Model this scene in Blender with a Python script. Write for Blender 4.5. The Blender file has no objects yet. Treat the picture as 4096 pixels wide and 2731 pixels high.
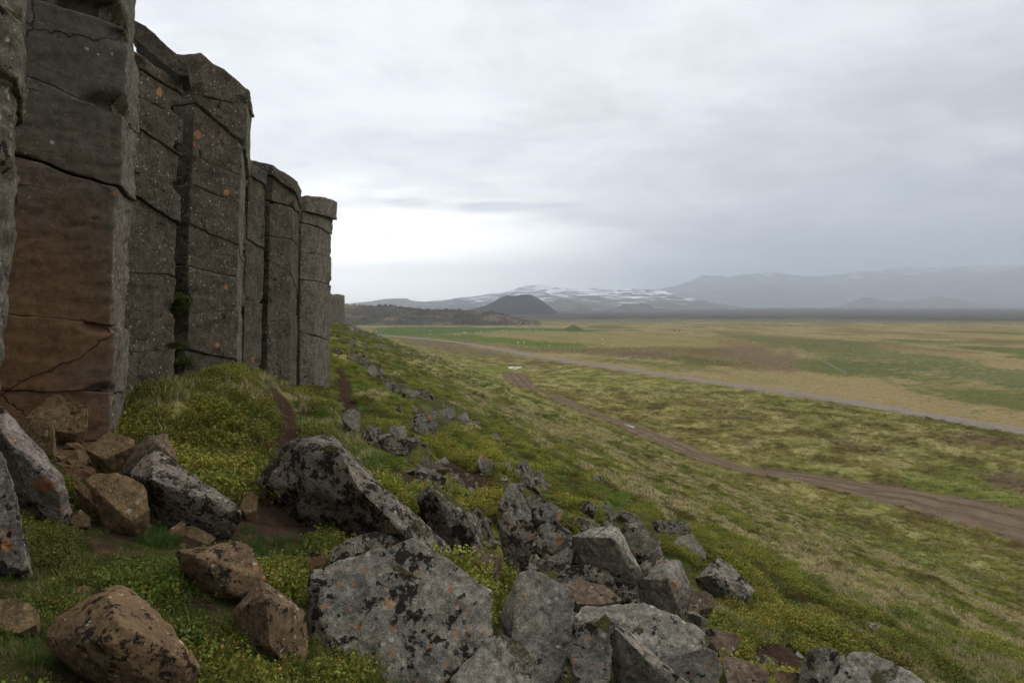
import bpy, bmesh, math, random
import numpy as np
from mathutils import Vector, Matrix

# ------------------------------------------------------------------ camera, world, sun, exposure
sc = bpy.context.scene
COL = sc.collection
F, CX, CY, HZ = 3186.0, 2048.0, 1365.5, 1233.0      # photograph: focal length, centre and eye level in its pixels
EYE = 0.0                                            # heights are counted from the eye; the plain lies 26 m lower
PITCH = math.atan((CY - HZ) / F)

cam_d = bpy.data.cameras.new('camera')
cam_d.lens = 28.0; cam_d.sensor_width = 36.0; cam_d.sensor_fit = 'HORIZONTAL'
cam_d.clip_start = 0.1; cam_d.clip_end = 90000.0
cam = bpy.data.objects.new('camera', cam_d); COL.objects.link(cam)
cam.location = (0, 0, EYE); cam.rotation_euler = (math.pi / 2 - PITCH, 0, 0)
sc.camera = cam

SUN_EL, SUN_AZ = math.radians(48), math.radians(70)   # azimuth from +Y (view) towards +X (right)
sun_d = bpy.data.lights.new('sun', 'SUN'); sun_d.energy = 1.2; sun_d.angle = math.radians(50); sun_d.color = (1, .92, .80)
sun = bpy.data.objects.new('sun', sun_d); COL.objects.link(sun)
sdir = Vector((math.cos(SUN_EL) * math.sin(SUN_AZ), math.cos(SUN_EL) * math.cos(SUN_AZ), math.sin(SUN_EL)))
sun.rotation_euler = sdir.to_track_quat('Z', 'Y').to_euler(); sun.location = (60, 20, 120)

sc.view_settings.view_transform = 'Standard'; sc.view_settings.look = 'None'
sc.view_settings.exposure = 0.0; sc.view_settings.gamma = 1.0; sc.view_settings.use_curve_mapping = False
sc.render.engine = 'CYCLES'
sc.cycles.max_bounces = 5; sc.cycles.diffuse_bounces = 2; sc.cycles.glossy_bounces = 2
sc.cycles.transmission_bounces = 2; sc.cycles.volume_bounces = 1; sc.cycles.transparent_max_bounces = 6
sc.cycles.use_denoising = True
sc.cycles.use_adaptive_sampling = True; sc.cycles.adaptive_threshold = .025; sc.cycles.adaptive_min_samples = 16
sc.cycles.denoising_prefilter = 'ACCURATE'
sc.cycles.caustics_reflective = False; sc.cycles.caustics_refractive = False


class NT:
    """small helper round a node tree"""
    def __init__(s, tree):
        s.t = tree; s.t.nodes.clear()
    def n(s, kind, **kw):
        nd = s.t.nodes.new(kind)
        ins = kw.pop('ins', None)
        for k, v in kw.items(): setattr(nd, k, v)
        if ins:
            for k, v in ins.items(): s.set(nd.inputs[k], v)
        return nd
    def set(s, sock, v):
        if isinstance(v, bpy.types.NodeSocket): s.t.links.new(v, sock)
        elif isinstance(v, bpy.types.Node): s.t.links.new(v.outputs[0], sock)
        else:
            if isinstance(v, (tuple, list)) and len(v) == 3 and sock.type == 'RGBA': v = tuple(v) + (1,)
            sock.default_value = v
    def math(s, op, a, b=0.0, c=0.0, clamp=False):
        nd = s.n('ShaderNodeMath', operation=op, use_clamp=clamp)
        s.set(nd.inputs[0], a); s.set(nd.inputs[1], b); s.set(nd.inputs[2], c)
        return nd.outputs[0]
    def vmath(s, op, a, b=(0, 0, 0)):
        nd = s.n('ShaderNodeVectorMath', operation=op)
        s.set(nd.inputs[0], a)
        if op == 'SCALE': s.set(nd.inputs['Scale'], b)
        else: s.set(nd.inputs[1], b)
        return nd.outputs[0]
    def mix(s, f, a, b, mode='MIX'):
        nd = s.n('ShaderNodeMix', data_type='RGBA', blend_type=mode)
        s.set(nd.inputs[0], f); s.set(nd.inputs[6], a); s.set(nd.inputs[7], b)
        return nd.outputs[2]
    def noise(s, vec, scale, detail=4, rough=.55, dist=0.0, color=False):
        nd = s.n('ShaderNodeTexNoise'); s.set(nd.inputs['Vector'], vec)
        nd.inputs['Scale'].default_value = scale; nd.inputs['Detail'].default_value = detail
        nd.inputs['Roughness'].default_value = rough; nd.inputs['Distortion'].default_value = dist
        return nd.outputs[1] if color else nd.outputs[0]
    def ramp(s, v, lo, hi, a=0.0, b=1.0, kind='SMOOTHSTEP'):
        nd = s.n('ShaderNodeMapRange', interpolation_type=kind)
        s.set(nd.inputs[0], v); s.set(nd.inputs[1], lo); s.set(nd.inputs[2], hi); s.set(nd.inputs[3], a); s.set(nd.inputs[4], b)
        return nd.outputs[0]
    def voro(s, vec, scale, rnd=1.0):
        nd = s.n('ShaderNodeTexVoronoi'); s.set(nd.inputs['Vector'], vec); nd.inputs['Scale'].default_value = scale
        nd.inputs['Randomness'].default_value = rnd
        return nd.outputs['Distance'], nd.outputs['Color']
    def sep(s, v):
        nd = s.n('ShaderNodeSeparateXYZ'); s.set(nd.inputs[0], v); return nd.outputs
    def comb(s, x, y, z):
        nd = s.n('ShaderNodeCombineXYZ'); s.set(nd.inputs[0], x); s.set(nd.inputs[1], y); s.set(nd.inputs[2], z); return nd.outputs[0]

# overcast sky: a clear sky (Nishita) all but hidden by procedural cloud
world = bpy.data.worlds.new('World'); sc.world = world; world.use_nodes = True
w = NT(world.node_tree)
sky = w.n('ShaderNodeTexSky', sky_type='NISHITA', sun_disc=False)
sky.sun_elevation = SUN_EL; sky.sun_rotation = SUN_AZ
D_ = w.n('ShaderNodeTexCoord').outputs['Generated']
dx, dy, dz = w.sep(D_)
az = w.math('ARCTAN2', dx, dy)                          # 0 straight ahead, + to the right
el = w.math('MAXIMUM', dz, 0.0)
k = w.math('DIVIDE', 1.0, w.math('ADD', el, 0.16))
P = w.comb(w.math('MULTIPLY', dx, k), w.math('MULTIPLY', dy, k), w.math('MULTIPLY', dz, 1.5))
big = w.noise(P, 0.62, 3, .5, .4)
mid = w.noise(w.vmath('ADD', P, (7.3, 1.9, 3)), 1.7, 5, .55, .5)
fine = w.noise(w.vmath('ADD', P, (2.3, 5.9, 1)), 4.5, 5, .6, .2)
cloud = w.math('ADD', w.math('MULTIPLY', big, .42), w.math('ADD', w.math('MULTIPLY', mid, .38), w.math('MULTIPLY', fine, .20)))
cl = w.ramp(cloud, .37, .63)
# rain to the right, thinner cloud low down to the left and ahead
rain = w.math('MULTIPLY', w.ramp(az, -.10, .62), w.ramp(az, 2.9, 1.6))
dark = w.mix(rain, (.80, .82, .855), (.54, .565, .615))
light = w.mix(rain, (1.10, 1.125, 1.165), (.83, .855, .905))
cc = w.mix(cl, dark, light)
gapn = w.noise(w.comb(w.math('MULTIPLY', az, 2.2), w.math('MULTIPLY', dz, 14.0), 0.0), 1.3, 5, .6, .3)
gap = w.math('MULTIPLY', w.ramp(dz, .19, .04), w.ramp(az, .26, -.26))
gap = w.math('MULTIPLY', gap, w.ramp(w.math('ADD', gapn, w.ramp(dz, .14, .0, 0, .22)), .36, .62))
cc = w.mix(gap, cc, (3.9, 3.8, 3.6))
low = w.math('MULTIPLY', w.ramp(dz, .035, .0), w.ramp(az, .2, -.2))
cc = w.mix(w.math('MULTIPLY', low, .4), cc, (2.2, 2.3, 2.5))
rl = w.math('MULTIPLY', w.math('MULTIPLY', w.ramp(dz, .19, .03), rain), .95)
cc = w.mix(rl, cc, (.37, .405, .48))
cc = w.mix(w.math('MULTIPLY', w.ramp(dz, 0.0, -.05), 1.0), cc, (.3, .3, .3))
blue = w.vmath('SCALE', sky.outputs[0], 0.10)
patch = w.math('MULTIPLY', w.ramp(w.noise(P, .8, 3, .5, .2), .56, .72), .25)
cc = w.mix(patch, cc, w.mix(.5, blue, (.50, .60, .78)))
bg = w.n('ShaderNodeBackground', ins={'Color': cc, 'Strength': 1.0})
w.n('ShaderNodeOutputWorld', ins={'Surface': bg.outputs[0]})

# ------------------------------------------------------------------ numbers: noise, rays, terrain
rng = np.random.default_rng(7)
random.seed(7)
_perm = np.random.default_rng(3).permutation(256); _perm = np.concatenate([_perm, _perm, _perm])
_g = np.random.default_rng(4).normal(size=(256, 3)); _g /= np.linalg.norm(_g, axis=1)[:, None]
_gx, _gy, _gz = [np.ascontiguousarray(_g[:, i]) for i in range(3)]

def pn(x, y, z=0.0):
    x, y, z = np.broadcast_arrays(np.asarray(x, float), np.asarray(y, float), np.asarray(z, float))
    xi, yi, zi = np.floor(x).astype(int), np.floor(y).astype(int), np.floor(z).astype(int)
    xf, yf, zf = x - xi, y - yi, z - zi
    xi &= 255; yi &= 255; zi &= 255
    u, v, t = xf*xf*xf*(xf*(xf*6-15)+10), yf*yf*yf*(yf*(yf*6-15)+10), zf*zf*zf*(zf*(zf*6-15)+10)
    def gr(i, j, k_):
        h_ = _perm.take(_perm.take(_perm.take((xi+i) & 255) + ((yi+j) & 255)) + ((zi+k_) & 255))
        r_ = _gx.take(h_)*(xf-i); r_ += _gy.take(h_)*(yf-j); r_ += _gz.take(h_)*(zf-k_)
        return r_
    def lz(k_):
        a = gr(0, 0, k_); a = a + u*(gr(1, 0, k_)-a)
        b = gr(0, 1, k_); b = b + u*(gr(1, 1, k_)-b)
        return a + v*(b-a)
    a = lz(0)
    if np.all(zf == 0): return a * 1.5
    return (a + t*(lz(1)-a)) * 1.5

def fbm(x, y, z=0.0, o=4, lac=2.03, g=.5):
    s, a, flat = 0, 1.0, np.isscalar(z)
    for i in range(o):
        s = s + a*pn(x, y, float(int(z)) + i*17.0 if flat else z + i*17.0)
        if flat: x, y, a = np.asarray(x)*lac+3.7, np.asarray(y)*lac+1.3, a*g; continue
        x, y, z, a = np.asarray(x)*lac, np.asarray(y)*lac, np.asarray(z)*lac, a*g
    return s

def sst(a, b, x):
    t = np.clip((np.asarray(x, float)-a)/(b-a), 0, 1); return t*t*(3-2*t)

def ray(u, v):
    """photo pixel -> (x, z) slope per metre of depth y"""
    r, up = (u-CX)/F, -(v-CY)/F
    c, s = math.cos(PITCH), math.sin(PITCH)
    y = c + up*s
    return r/y, (up*c - s)/y

RG = {'a': (0, 1547, .375), 'b': (0, 2135, .375), 'c': (882, 1700, .375), 'd': (1100, 2135, .375), 'e': (1764, 1700, .375),
      'f': (1882, 2140, .375), 'g': (2400, 1950, .375), 'h': (2700, 2140, .375), 'i': (1250, 1150, .375), 'j': (1250, 1500, .375),
      'k': (0, 1820, .5811), 'm': (2000, 1100, .375), 'n': (3200, 1000, .375), 'o': (2565, 1000, .651), 'v': (0, 0, 1.7415), 's': (0, 0, 1)}
def Z(r, x, y):
    o = RG[r]; return o[0]+x*o[2], o[1]+y*o[2]

XC = np.array([(-60, -4), (-5, -3.2), (0, -3.5), (6, -4.1), (11, -5.7), (19, -7.0), (33, -8.2), (40, -9.9), (60, -15.0), (100, -25.0), (190, -42.8), (220, -48.3),
               (245, -56), (330, -80), (500, -135), (900, -300), (3000, -1500)], float)
ZB = np.array([(-60, -1.6), (6, -1.6), (11, -1.75), (19, -2.0), (26, -2.7), (33, -3.25), (60, -3.5), (220, -3.9), (900, -6)], float)
def xcl(y): return np.interp(y, XC[:, 0], XC[:, 1])

TRK = None                                          # (line, widths) of the mud track, once known
def ground(x, y, det=1):
    x, y = np.asarray(x, float), np.asarray(y, float)
    d = x - xcl(y)
    zb = np.interp(y, ZB[:, 0], ZB[:, 1])
    dd = np.maximum(d, 0)
    slope = zb - .30*np.minimum(dd, 3) - .375*np.maximum(dd-3, 0)
    base = -26 + 28*sst(2600, 9000, np.hypot(x, y))
    k_ = 3.2
    z = base + k_*np.logaddexp(0, (slope-base)/k_)
    sl = sst(3, 0, (z-base)/4)                       # 1 on the plain
    r = np.hypot(x, y)
    # rise to the plateau behind the columns
    top = np.interp(y, [0, 19, 33, 220, 900], [5.0, 4.6, 3.6, 3.3, 2])
    z = z + (top-z)*sst(-1.5, -2.6, d)
    if det:
        z_s = z
        hum = 1-sl
        near = sst(60, 20, r)
        bl = np.abs(fbm(x/1.5, y/2.0, 4, 2))
        z = z + hum*(.22*fbm(x/2.6, y/3.8, 1, 2) + .34*bl + .075*fbm(x/.7, y/.9, 2, 2))*sst(1.0, 4, dd+r*.06)
        # heather bank between the path and the columns
        z = z + .62*sst(2.1, .7, d)*sst(-.3, .3, d)*sst(10.7, 12.3, y)*sst(24, 19, y)
        z = z - .74*np.exp(-((x+.5)/.95)**2-((y-4.75)/.85)**2)
        mid_ = sl*sst(900, 300, r)
        z = z + mid_*(.30*np.abs(fbm(x/5, y/6, 5, 2)) + .22*np.abs(pn(x/1.6, y/1.9, 6)) - .2)
        # whale-back heath hummocks lower on the slope
        hz = sst(12, 30, d)*sst(260, 120, r)
        z = z + hz*(.55*np.abs(fbm(x/3.0, y/4.2, 9, 2)) + .30*np.maximum(0, fbm(x/7, y/9, 10, 2)))
        far = sst(1500, 1900, r + 220*pn(x/700, y/700, 3))
        z = z + far*(5.0*np.abs(fbm(x/60, y/60, 7, 3)) + 1.0*pn(x/14, y/14, 8))
    if det and TRK is not None:
        td_, tw_k = polydist(np.atleast_1d(x), np.atleast_1d(y), *TRK); m_ = .85*sst(1.3, .6, td_/np.maximum(tw_k, 1)); m_ = m_.reshape(np.shape(x)) if np.ndim(x) else m_[0]
        z = z + (z_s+.12-z)*m_
    return z

def hit(u, v, det=0, ymax=6000):
    a, b = ray(u, v)
    lo_, hi_ = 1.5, ymax
    for n_ in (420, 50):
        ys = np.geomspace(lo_, hi_, n_)
        g = ground(a*ys, ys, det) - b*ys
        i = int(np.argmax(g > 0))
        if g[i] <= 0: return np.array([a*hi_, hi_, b*hi_])
        if i == 0: return np.array([a*lo_, lo_, b*lo_])
        lo_, hi_ = ys[i-1], ys[i]
    t = g[i-1]/(g[i-1]-g[i]); yy = lo_ + t*(hi_-lo_)
    return np.array([a*yy, yy, b*yy])

def wpoly(pts, r='s'):
    """photo outline on the ground -> ground outline"""
    return np.array([hit(*Z(r, *p), 1)[:2] for p in pts])

def inpoly(x, y, P_):
    ins = np.zeros(x.shape, bool); n = len(P_)
    for i in range(n):
        x0, y0 = P_[i]; x1, y1 = P_[(i+1) % n]
        c = ((y0 > y) != (y1 > y))
        with np.errstate(divide='ignore', invalid='ignore'):
            c &= x < (x1-x0)*(y-y0)/(y1-y0+1e-12)+x0
        ins ^= c
    return ins

def polydist(x, y, P_, wd=None):
    """distance to a polyline (and its width there)"""
    best = np.full(x.shape, 1e9); wbest = np.zeros(x.shape)
    for i in range(len(P_)-1):
        a, b = P_[i], P_[i+1]; ab = b-a
        t = np.clip(((x-a[0])*ab[0]+(y-a[1])*ab[1])/(ab@ab), 0, 1)
        d = np.hypot(x-a[0]-t*ab[0], y-a[1]-t*ab[1])
        m = d < best; best[m] = d[m]
        if wd is not None: wbest[m] = (wd[i]+t*(wd[i+1]-wd[i]))[m]
    return (best, wbest) if wd is not None else best

# ------------------------------------------------------------------ mesh and object helpers
def mesh_np(name, V, Q, mats=(), smooth=True, cols=None, fmat=None):
    """V (n,3); Q (m,3|4) or a list of such arrays"""
    me = bpy.data.meshes.new(name)
    Qs = Q if isinstance(Q, list) else [Q]
    Qs = [np.asarray(q, np.int32) for q in Qs if len(q)]
    nl = sum(q.size for q in Qs); nf = sum(len(q) for q in Qs)
    me.vertices.add(len(V)); me.vertices.foreach_set('co', np.asarray(V, np.float32).ravel())
    me.loops.add(nl); me.loops.foreach_set('vertex_index', np.concatenate([q.ravel() for q in Qs]))
    tot = np.concatenate([np.full(len(q), q.shape[1], np.int32) for q in Qs])
    st = np.concatenate([[0], np.cumsum(tot)[:-1]]).astype(np.int32)
    me.polygons.add(nf); me.polygons.foreach_set('loop_start', st)
    if smooth: me.polygons.foreach_set('use_smooth', np.ones(nf, bool))
    if fmat is not None: me.polygons.foreach_set('material_index', np.asarray(fmat, np.int32))
    for m in mats: me.materials.append(m)
    me.update(calc_edges=True)
    if cols is not None:
        at = me.color_attributes.new('col', 'FLOAT_COLOR', 'POINT')
        c4 = np.ones((len(V), 4), np.float32); c4[:, :3] = cols
        at.data.foreach_set('color', c4.ravel())
    return me

def link(name, me, parent=None, label=None, cat=None, group=None, kind=None, loc=None):
    o = bpy.data.objects.new(name, me); COL.objects.link(o)
    if loc is not None: o.location = loc
    if parent is not None: o.parent = parent
    if label: o['label'] = label
    if cat: o['category'] = cat
    if group: o['group'] = group
    if kind: o['kind'] = kind
    return o

def gridq(nu, nv, wrap=False):
    i = np.arange(nu if wrap else nu-1)[:, None]; j = np.arange(nv-1)[None, :]
    i2 = (i+1) % nu
    return np.stack([i*nv+j, i2*nv+j, i2*nv+j+1, i*nv+j+1], -1).reshape(-1, 4)

def srgb(r, g, b):
    c = np.array([r, g, b])/255.0
    return tuple(np.where(c <= .04045, c/12.92, ((c+.055)/1.055)**2.4))
# ------------------------------------------------------------------ materials
def newmat(name):
    m = bpy.data.materials.new(name); m.use_nodes = True
    return m, NT(m.node_tree)

def finish(t, color, rough=.9, normal=None, spec=.2):
    ins = {'Base Color': color, 'Roughness': rough, 'Specular IOR Level': spec}
    if normal is not None: ins['Normal'] = normal
    b = t.n('ShaderNodeBsdfPrincipled', ins=ins)
    t.n('ShaderNodeOutputMaterial', ins={'Surface': b.outputs[0]})

def bump(t, h, strength=.5, dist=.02, normal=None):
    nd = t.n('ShaderNodeBump', ins={'Height': h, 'Strength': strength, 'Distance': dist})
    if normal is not None: t.set(nd.inputs['Normal'], normal)
    return nd.outputs[0]

def spots(t, P_, scale, keep, size, warp=.10, soft=.06):
    """round blotches with ragged rims: keep = share of cells that carry one"""
    wv = t.vmath('ADD', P_, t.vmath('SCALE', t.vmath('SUBTRACT', t.noise(P_, scale*2.2, 4, .65, 0, True), (.5, .5, .5)), warp*4/scale*.6))
    dist, colr = t.voro(wv, scale)
    cr = t.sep(colr)
    rad = t.ramp(cr[0], 1-keep, 1.0, 0.0, size, 'LINEAR')
    return t.ramp(t.math('SUBTRACT', rad, dist), -.005, soft), cr[1]

def rock_mat(name, c1, c2, tan=0.0, tancol=(.26, .19, .115), black=.4, bscale=6.0, orange=.25, pale=.25, moss=.0, stria=0.0, dust=.0, bspot=None, grain=.65):
    m, t = newmat(name)
    oi = t.n('ShaderNodeObjectInfo')
    tc = t.n('ShaderNodeTexCoord').outputs['Object']
    off = t.math('MULTIPLY', oi.outputs['Random'], 63.0)
    P_ = t.vmath('ADD', tc, t.comb(off, t.math('MULTIPLY', off, 1.7), t.math('MULTIPLY', off, .6)))
    geo = t.n('ShaderNodeNewGeometry')
    n1 = t.noise(P_, 2.3, 8, .62, .3)
    n2 = t.noise(P_, 19.0, 6, .7)
    n3 = t.noise(P_, 85.0, 3, .7)
    col = t.mix(t.ramp(n1, .32, .68), c1, c2)
    mot = t.noise(P_, 6.5, 5, .65, .4)
    col = t.mix(.6, col, t.mix(t.ramp(mot, .33, .66), (.62, .60, .57), (1.32, 1.30, 1.27)), 'MULTIPLY')
    col = t.mix(.85, col, t.mix(t.ramp(n2, .28, .72), (.40, .40, .40), (1.5, 1.48, 1.43)), 'MULTIPLY')
    col = t.mix(grain, col, t.mix(t.ramp(n3, .3, .7), (.45, .45, .45), (1.5, 1.5, 1.5)), 'MULTIPLY')
    if tan > 0:
        tm = t.ramp(t.noise(P_, .9, 6, .6, .5), .5-.32*tan+.16, .5-.32*tan+.30)
        tcv = t.mix(n2, tuple(.62*c for c in tancol), tuple(1.25*c for c in tancol))
        col = t.mix(tm, col, tcv)
    # pale crusts
    if pale > 0:
        s1, r1 = spots(t, P_, 17.0, .45*pale+.1, .42, .14)
        col = t.mix(t.math('MULTIPLY', s1, .75), col, t.mix(r1, (.30, .30, .27), (.48, .48, .45)))
        s2, r2 = spots(t, t.vmath('ADD', P_, (4, 9, 2)), 55.0, .22*pale, .45, .1)
        col = t.mix(t.math('MULTIPLY', s2, .7), col, (.42, .42, .38))
        sheet = t.ramp(t.noise(P_, 4.1, 6, .7, .6), .60, .66)
        col = t.mix(t.math('MULTIPLY', sheet, .55*min(1, pale*1.6)), col, t.mix(n2, (.17, .175, .165), (.40, .40, .37)))
    if dust > 0:
        col = t.mix(t.math('MULTIPLY', t.ramp(t.noise(P_, 7, 5, .7), .52, .66), dust), col, (.19, .18, .075))
    if orange > 0:
        s3, r3 = spots(t, t.vmath('ADD', P_, (31, 2, 8)), 3.4, .5*orange, .36, .16)
        br = t.ramp(t.noise(P_, 44, 3, .7), .3, .62)
        col = t.mix(t.math('MULTIPLY', s3, t.math('ADD', t.math('MULTIPLY', br, .6), .35)), col, t.mix(r3, (.33, .12, .045), (.42, .23, .11)))
        s4, r4 = spots(t, t.vmath('ADD', P_, (3, 22, 5)), 15.0, .55*orange, .40, .12)
        col = t.mix(t.math('MULTIPLY', s4, .7), col, (.34, .15, .06))
    if black > 0:
        cln = t.ramp(t.noise(P_, bscale*.28, 4, .6), .42, .62)
        bl = t.ramp(t.math('ADD', t.noise(P_, bscale, 7, .70, .15), t.math('MULTIPLY', cln, .14)), .72-.17*black, .755-.17*black)
        col = t.mix(t.math('MULTIPLY', bl, .94), col, (.011, .0095, .008))
        s5, r5 = spots(t, t.vmath('ADD', P_, (11, 2, 28)), bspot or bscale*3.2, .8*black, .50, .16)
        col = t.mix(t.math('MULTIPLY', s5, t.math('ADD', t.math('MULTIPLY', cln, .85), .1)), col, (.014, .012, .011))
    col = t.mix(1.0, col, (.98, .91, .815), 'MULTIPLY')
    nz = t.sep(geo.outputs['Normal'])[2]
    h = t.math('ADD', t.math('MULTIPLY', n2, .5), t.math('ADD', t.math('MULTIPLY', n3, .22), t.math('MULTIPLY', t.noise(P_, 6, 8, .6), .9)))
    if stria:
        px = t.sep(tc)
        sv = t.comb(t.math('MULTIPLY', px[0], 1.2), t.math('MULTIPLY', px[1], 1.2), t.math('MULTIPLY', px[2], 9.0))
        st = t.noise(sv, 1.5, 6, .62, .25)
        h = t.math('ADD', h, t.math('MULTIPLY', st, 1.5*stria))
        col = t.mix(t.math('MULTIPLY', t.ramp(st, .36, .62), .5*stria), col, t.mix(.5, col, (.52, .42, .30), 'MULTIPLY'))
    if moss > 0:
        mm = t.math('MULTIPLY', t.ramp(nz, .25, .75), t.ramp(t.noise(P_, 2.6, 6, .62, .5), .64-.22*moss, .69-.22*moss))
        col = t.mix(mm, col, t.mix(t.noise(P_, 38, 4, .7), (.012, .010, .003), (.085, .070, .014)))
        h = t.math('ADD', h, t.math('MULTIPLY', mm, .8))
    finish(t, col, .93, bump(t, h, .85, .03))
    return m

M_GREY = rock_mat('grey_lichen_rock', (0.139, 0.143, 0.139), (0.238, 0.235, 0.218), black=.62, bscale=12, orange=1.0, pale=.45, moss=.15, bspot=17)
M_GREYP = rock_mat('pale_grey_rock', (0.185, 0.191, 0.185), (0.290, 0.284, 0.264), tan=.12, black=.12, bscale=7, orange=.12, pale=.7, moss=.35)
M_DARK = rock_mat('black_lichen_rock', (0.145, 0.139, 0.132), (0.251, 0.231, 0.205), tan=.15, black=.95, bscale=19, orange=.3, pale=.7, moss=.3)
M_MOSSY = rock_mat('mossy_dark_rock', (0.132, 0.132, 0.129), (0.238, 0.231, 0.218), black=.75, bscale=7, orange=.25, pale=.8, moss=.8)
M_TAN = rock_mat('tan_rock', (0.164, 0.119, 0.070), (0.221, 0.164, 0.098), tan=.6, tancol=(0.221, 0.156, 0.090), black=.10, bscale=9, orange=.05, pale=.1)
M_TANB = rock_mat('tan_rock_with_black_lichen', (0.127, 0.094, 0.061), (0.184, 0.135, 0.086), tan=.5, tancol=(0.197, 0.135, 0.078), black=.55, bscale=17, orange=.3, pale=.35, bspot=26)
M_BROWN = rock_mat('red_brown_rock', (0.128, 0.098, 0.076), (0.187, 0.153, 0.123), tan=.3, tancol=(0.187, 0.128, 0.093), black=.2, bscale=9, orange=.1, pale=.25)
M_ORNG = rock_mat('orange_lichen_rock', (0.145, 0.143, 0.139), (0.238, 0.231, 0.218), black=.45, bscale=6, orange=.95, pale=.5, moss=.3)
M_VIOL = rock_mat('grey_violet_rock', (0.172, 0.158, 0.165), (0.277, 0.257, 0.251), black=.5, bscale=12, orange=.4, pale=.6)
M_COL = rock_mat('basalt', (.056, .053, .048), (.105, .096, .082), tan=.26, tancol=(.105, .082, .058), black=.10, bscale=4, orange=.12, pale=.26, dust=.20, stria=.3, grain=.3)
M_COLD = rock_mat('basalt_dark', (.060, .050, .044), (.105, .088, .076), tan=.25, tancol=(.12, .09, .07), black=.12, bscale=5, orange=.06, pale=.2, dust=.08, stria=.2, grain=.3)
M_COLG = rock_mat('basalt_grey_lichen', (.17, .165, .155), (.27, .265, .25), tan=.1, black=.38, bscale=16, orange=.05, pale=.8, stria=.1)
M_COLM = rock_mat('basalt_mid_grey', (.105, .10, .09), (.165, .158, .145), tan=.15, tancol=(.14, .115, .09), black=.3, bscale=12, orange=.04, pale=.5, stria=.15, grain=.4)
M_FAR = rock_mat('far_basalt', (.13, .125, .12), (.19, .185, .175), black=.25, bscale=1.2, orange=.0, pale=.2)

def rust_mat():
    """broad face of the nearest whole column: rust brown low and to the left, grey above and to the right"""
    m, t = newmat('rust_stained_basalt')
    tc = t.n('ShaderNodeTexCoord').outputs['Object']
    geo = t.n('ShaderNodeNewGeometry')
    P_ = geo.outputs['Position']
    x, y, z = t.sep(P_)
    n1 = t.noise(P_, 1.3, 7, .6, .4); n2 = t.noise(P_, 12, 6, .7); n3 = t.noise(P_, 70, 3, .7)
    sv = t.comb(t.math('MULTIPLY', x, 1.0), t.math('MULTIPLY', y, 1.0), t.math('MULTIPLY', z, 3.2))
    st = t.noise(sv, 1.8, 8, .66, .5)
    vo = t.n('ShaderNodeTexVoronoi', feature='DISTANCE_TO_EDGE'); t.set(vo.inputs['Vector'], t.vmath('ADD', P_, t.vmath('SCALE', t.noise(P_, 1.4, 5, .6, 0, True), .5))); vo.inputs['Scale'].default_value = .8
    crk = t.math('MULTIPLY', t.ramp(vo.outputs[0], .011, .003), t.ramp(t.noise(P_, .7, 2), .46, .54))
    along = t.math('ADD', t.math('MULTIPLY', t.math('ADD', x, 6.2), .95), t.math('MULTIPLY', t.math('SUBTRACT', n1, .5), 1.5))
    fac = t.math('MULTIPLY', t.ramp(along, 1.5, .35), t.ramp(t.math('ADD', z, t.math('MULTIPLY', n1, 2.2)), 4.4, .3))
    grey = t.mix(n1, (.058, .052, .043), (.115, .104, .088))
    rust = t.mix(t.noise(P_, 2.2, 5, .6), (.088, .052, .028), (.180, .100, .048))
    col = t.mix(fac, grey, rust)
    col = t.mix(.7, col, t.mix(t.ramp(n2, .3, .7), (.62, .62, .62), (1.3, 1.3, 1.28)), 'MULTIPLY')
    col = t.mix(t.ramp(st, .40, .66, 0, .22), col, t.mix(.8, col, (.45, .42, .40), 'MULTIPLY'))
    col = t.mix(t.math('MULTIPLY', crk, .7), col, (.018, .014, .011))
    s1, r1 = spots(t, P_, 9.0, .12, .30, .2)
    col = t.mix(t.math('MULTIPLY', s1, t.ramp(z, 0.5, 2.2, .05, .7)), col, (.34, .33, .29))
    s2, r2 = spots(t, P_, 40.0, .10, .40, .15)
    col = t.mix(t.math('MULTIPLY', s2, t.ramp(z, -1, 2.2, .08, .55)), col, (.30, .29, .25))
    s3, r3 = spots(t, t.vmath('ADD', P_, (3, 1, 7)), 1.9, .13, .14, .1)
    col = t.mix(t.math('MULTIPLY', s3, .8), col, (.33, .125, .04))
    h = t.math('ADD', t.math('ADD', t.math('SUBTRACT', t.math('MULTIPLY', st, .7), t.math('MULTIPLY', crk, .8)), t.math('MULTIPLY', n2, .35)), t.math('MULTIPLY', n3, .12))
    finish(t, col, .95, bump(t, h, .8, .03), .12)
    return m
M_RUST = rust_mat()

def ground_mat():
    m, t = newmat('ground')
    at = t.n('ShaderNodeAttribute', attribute_name='col').outputs['Color']
    P_ = t.n('ShaderNodeTexCoord').outputs['Object']
    n1 = t.noise(P_, .9, 6, .65); n2 = t.noise(P_, 7, 6, .7); n3 = t.noise(P_, 45, 3, .7)
    col = t.mix(.8, at, t.mix(t.ramp(n1, .3, .7), (.72, .74, .70), (1.25, 1.22, 1.2)), 'MULTIPLY')
    col = t.mix(.75, col, t.mix(t.ramp(n2, .28, .72), (.50, .52, .48), (1.45, 1.42, 1.4)), 'MULTIPLY')
    col = t.mix(.55, col, t.mix(t.ramp(n3, .3, .7), (.5, .5, .5), (1.4, 1.4, 1.4)), 'MULTIPLY')
    h = t.math('ADD', t.math('MULTIPLY', n2, .8), t.math('MULTIPLY', n3, .2))
    finish(t, col, 1.0, bump(t, h, .9, .10), .0)
    return m
M_GROUND = ground_mat()

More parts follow.
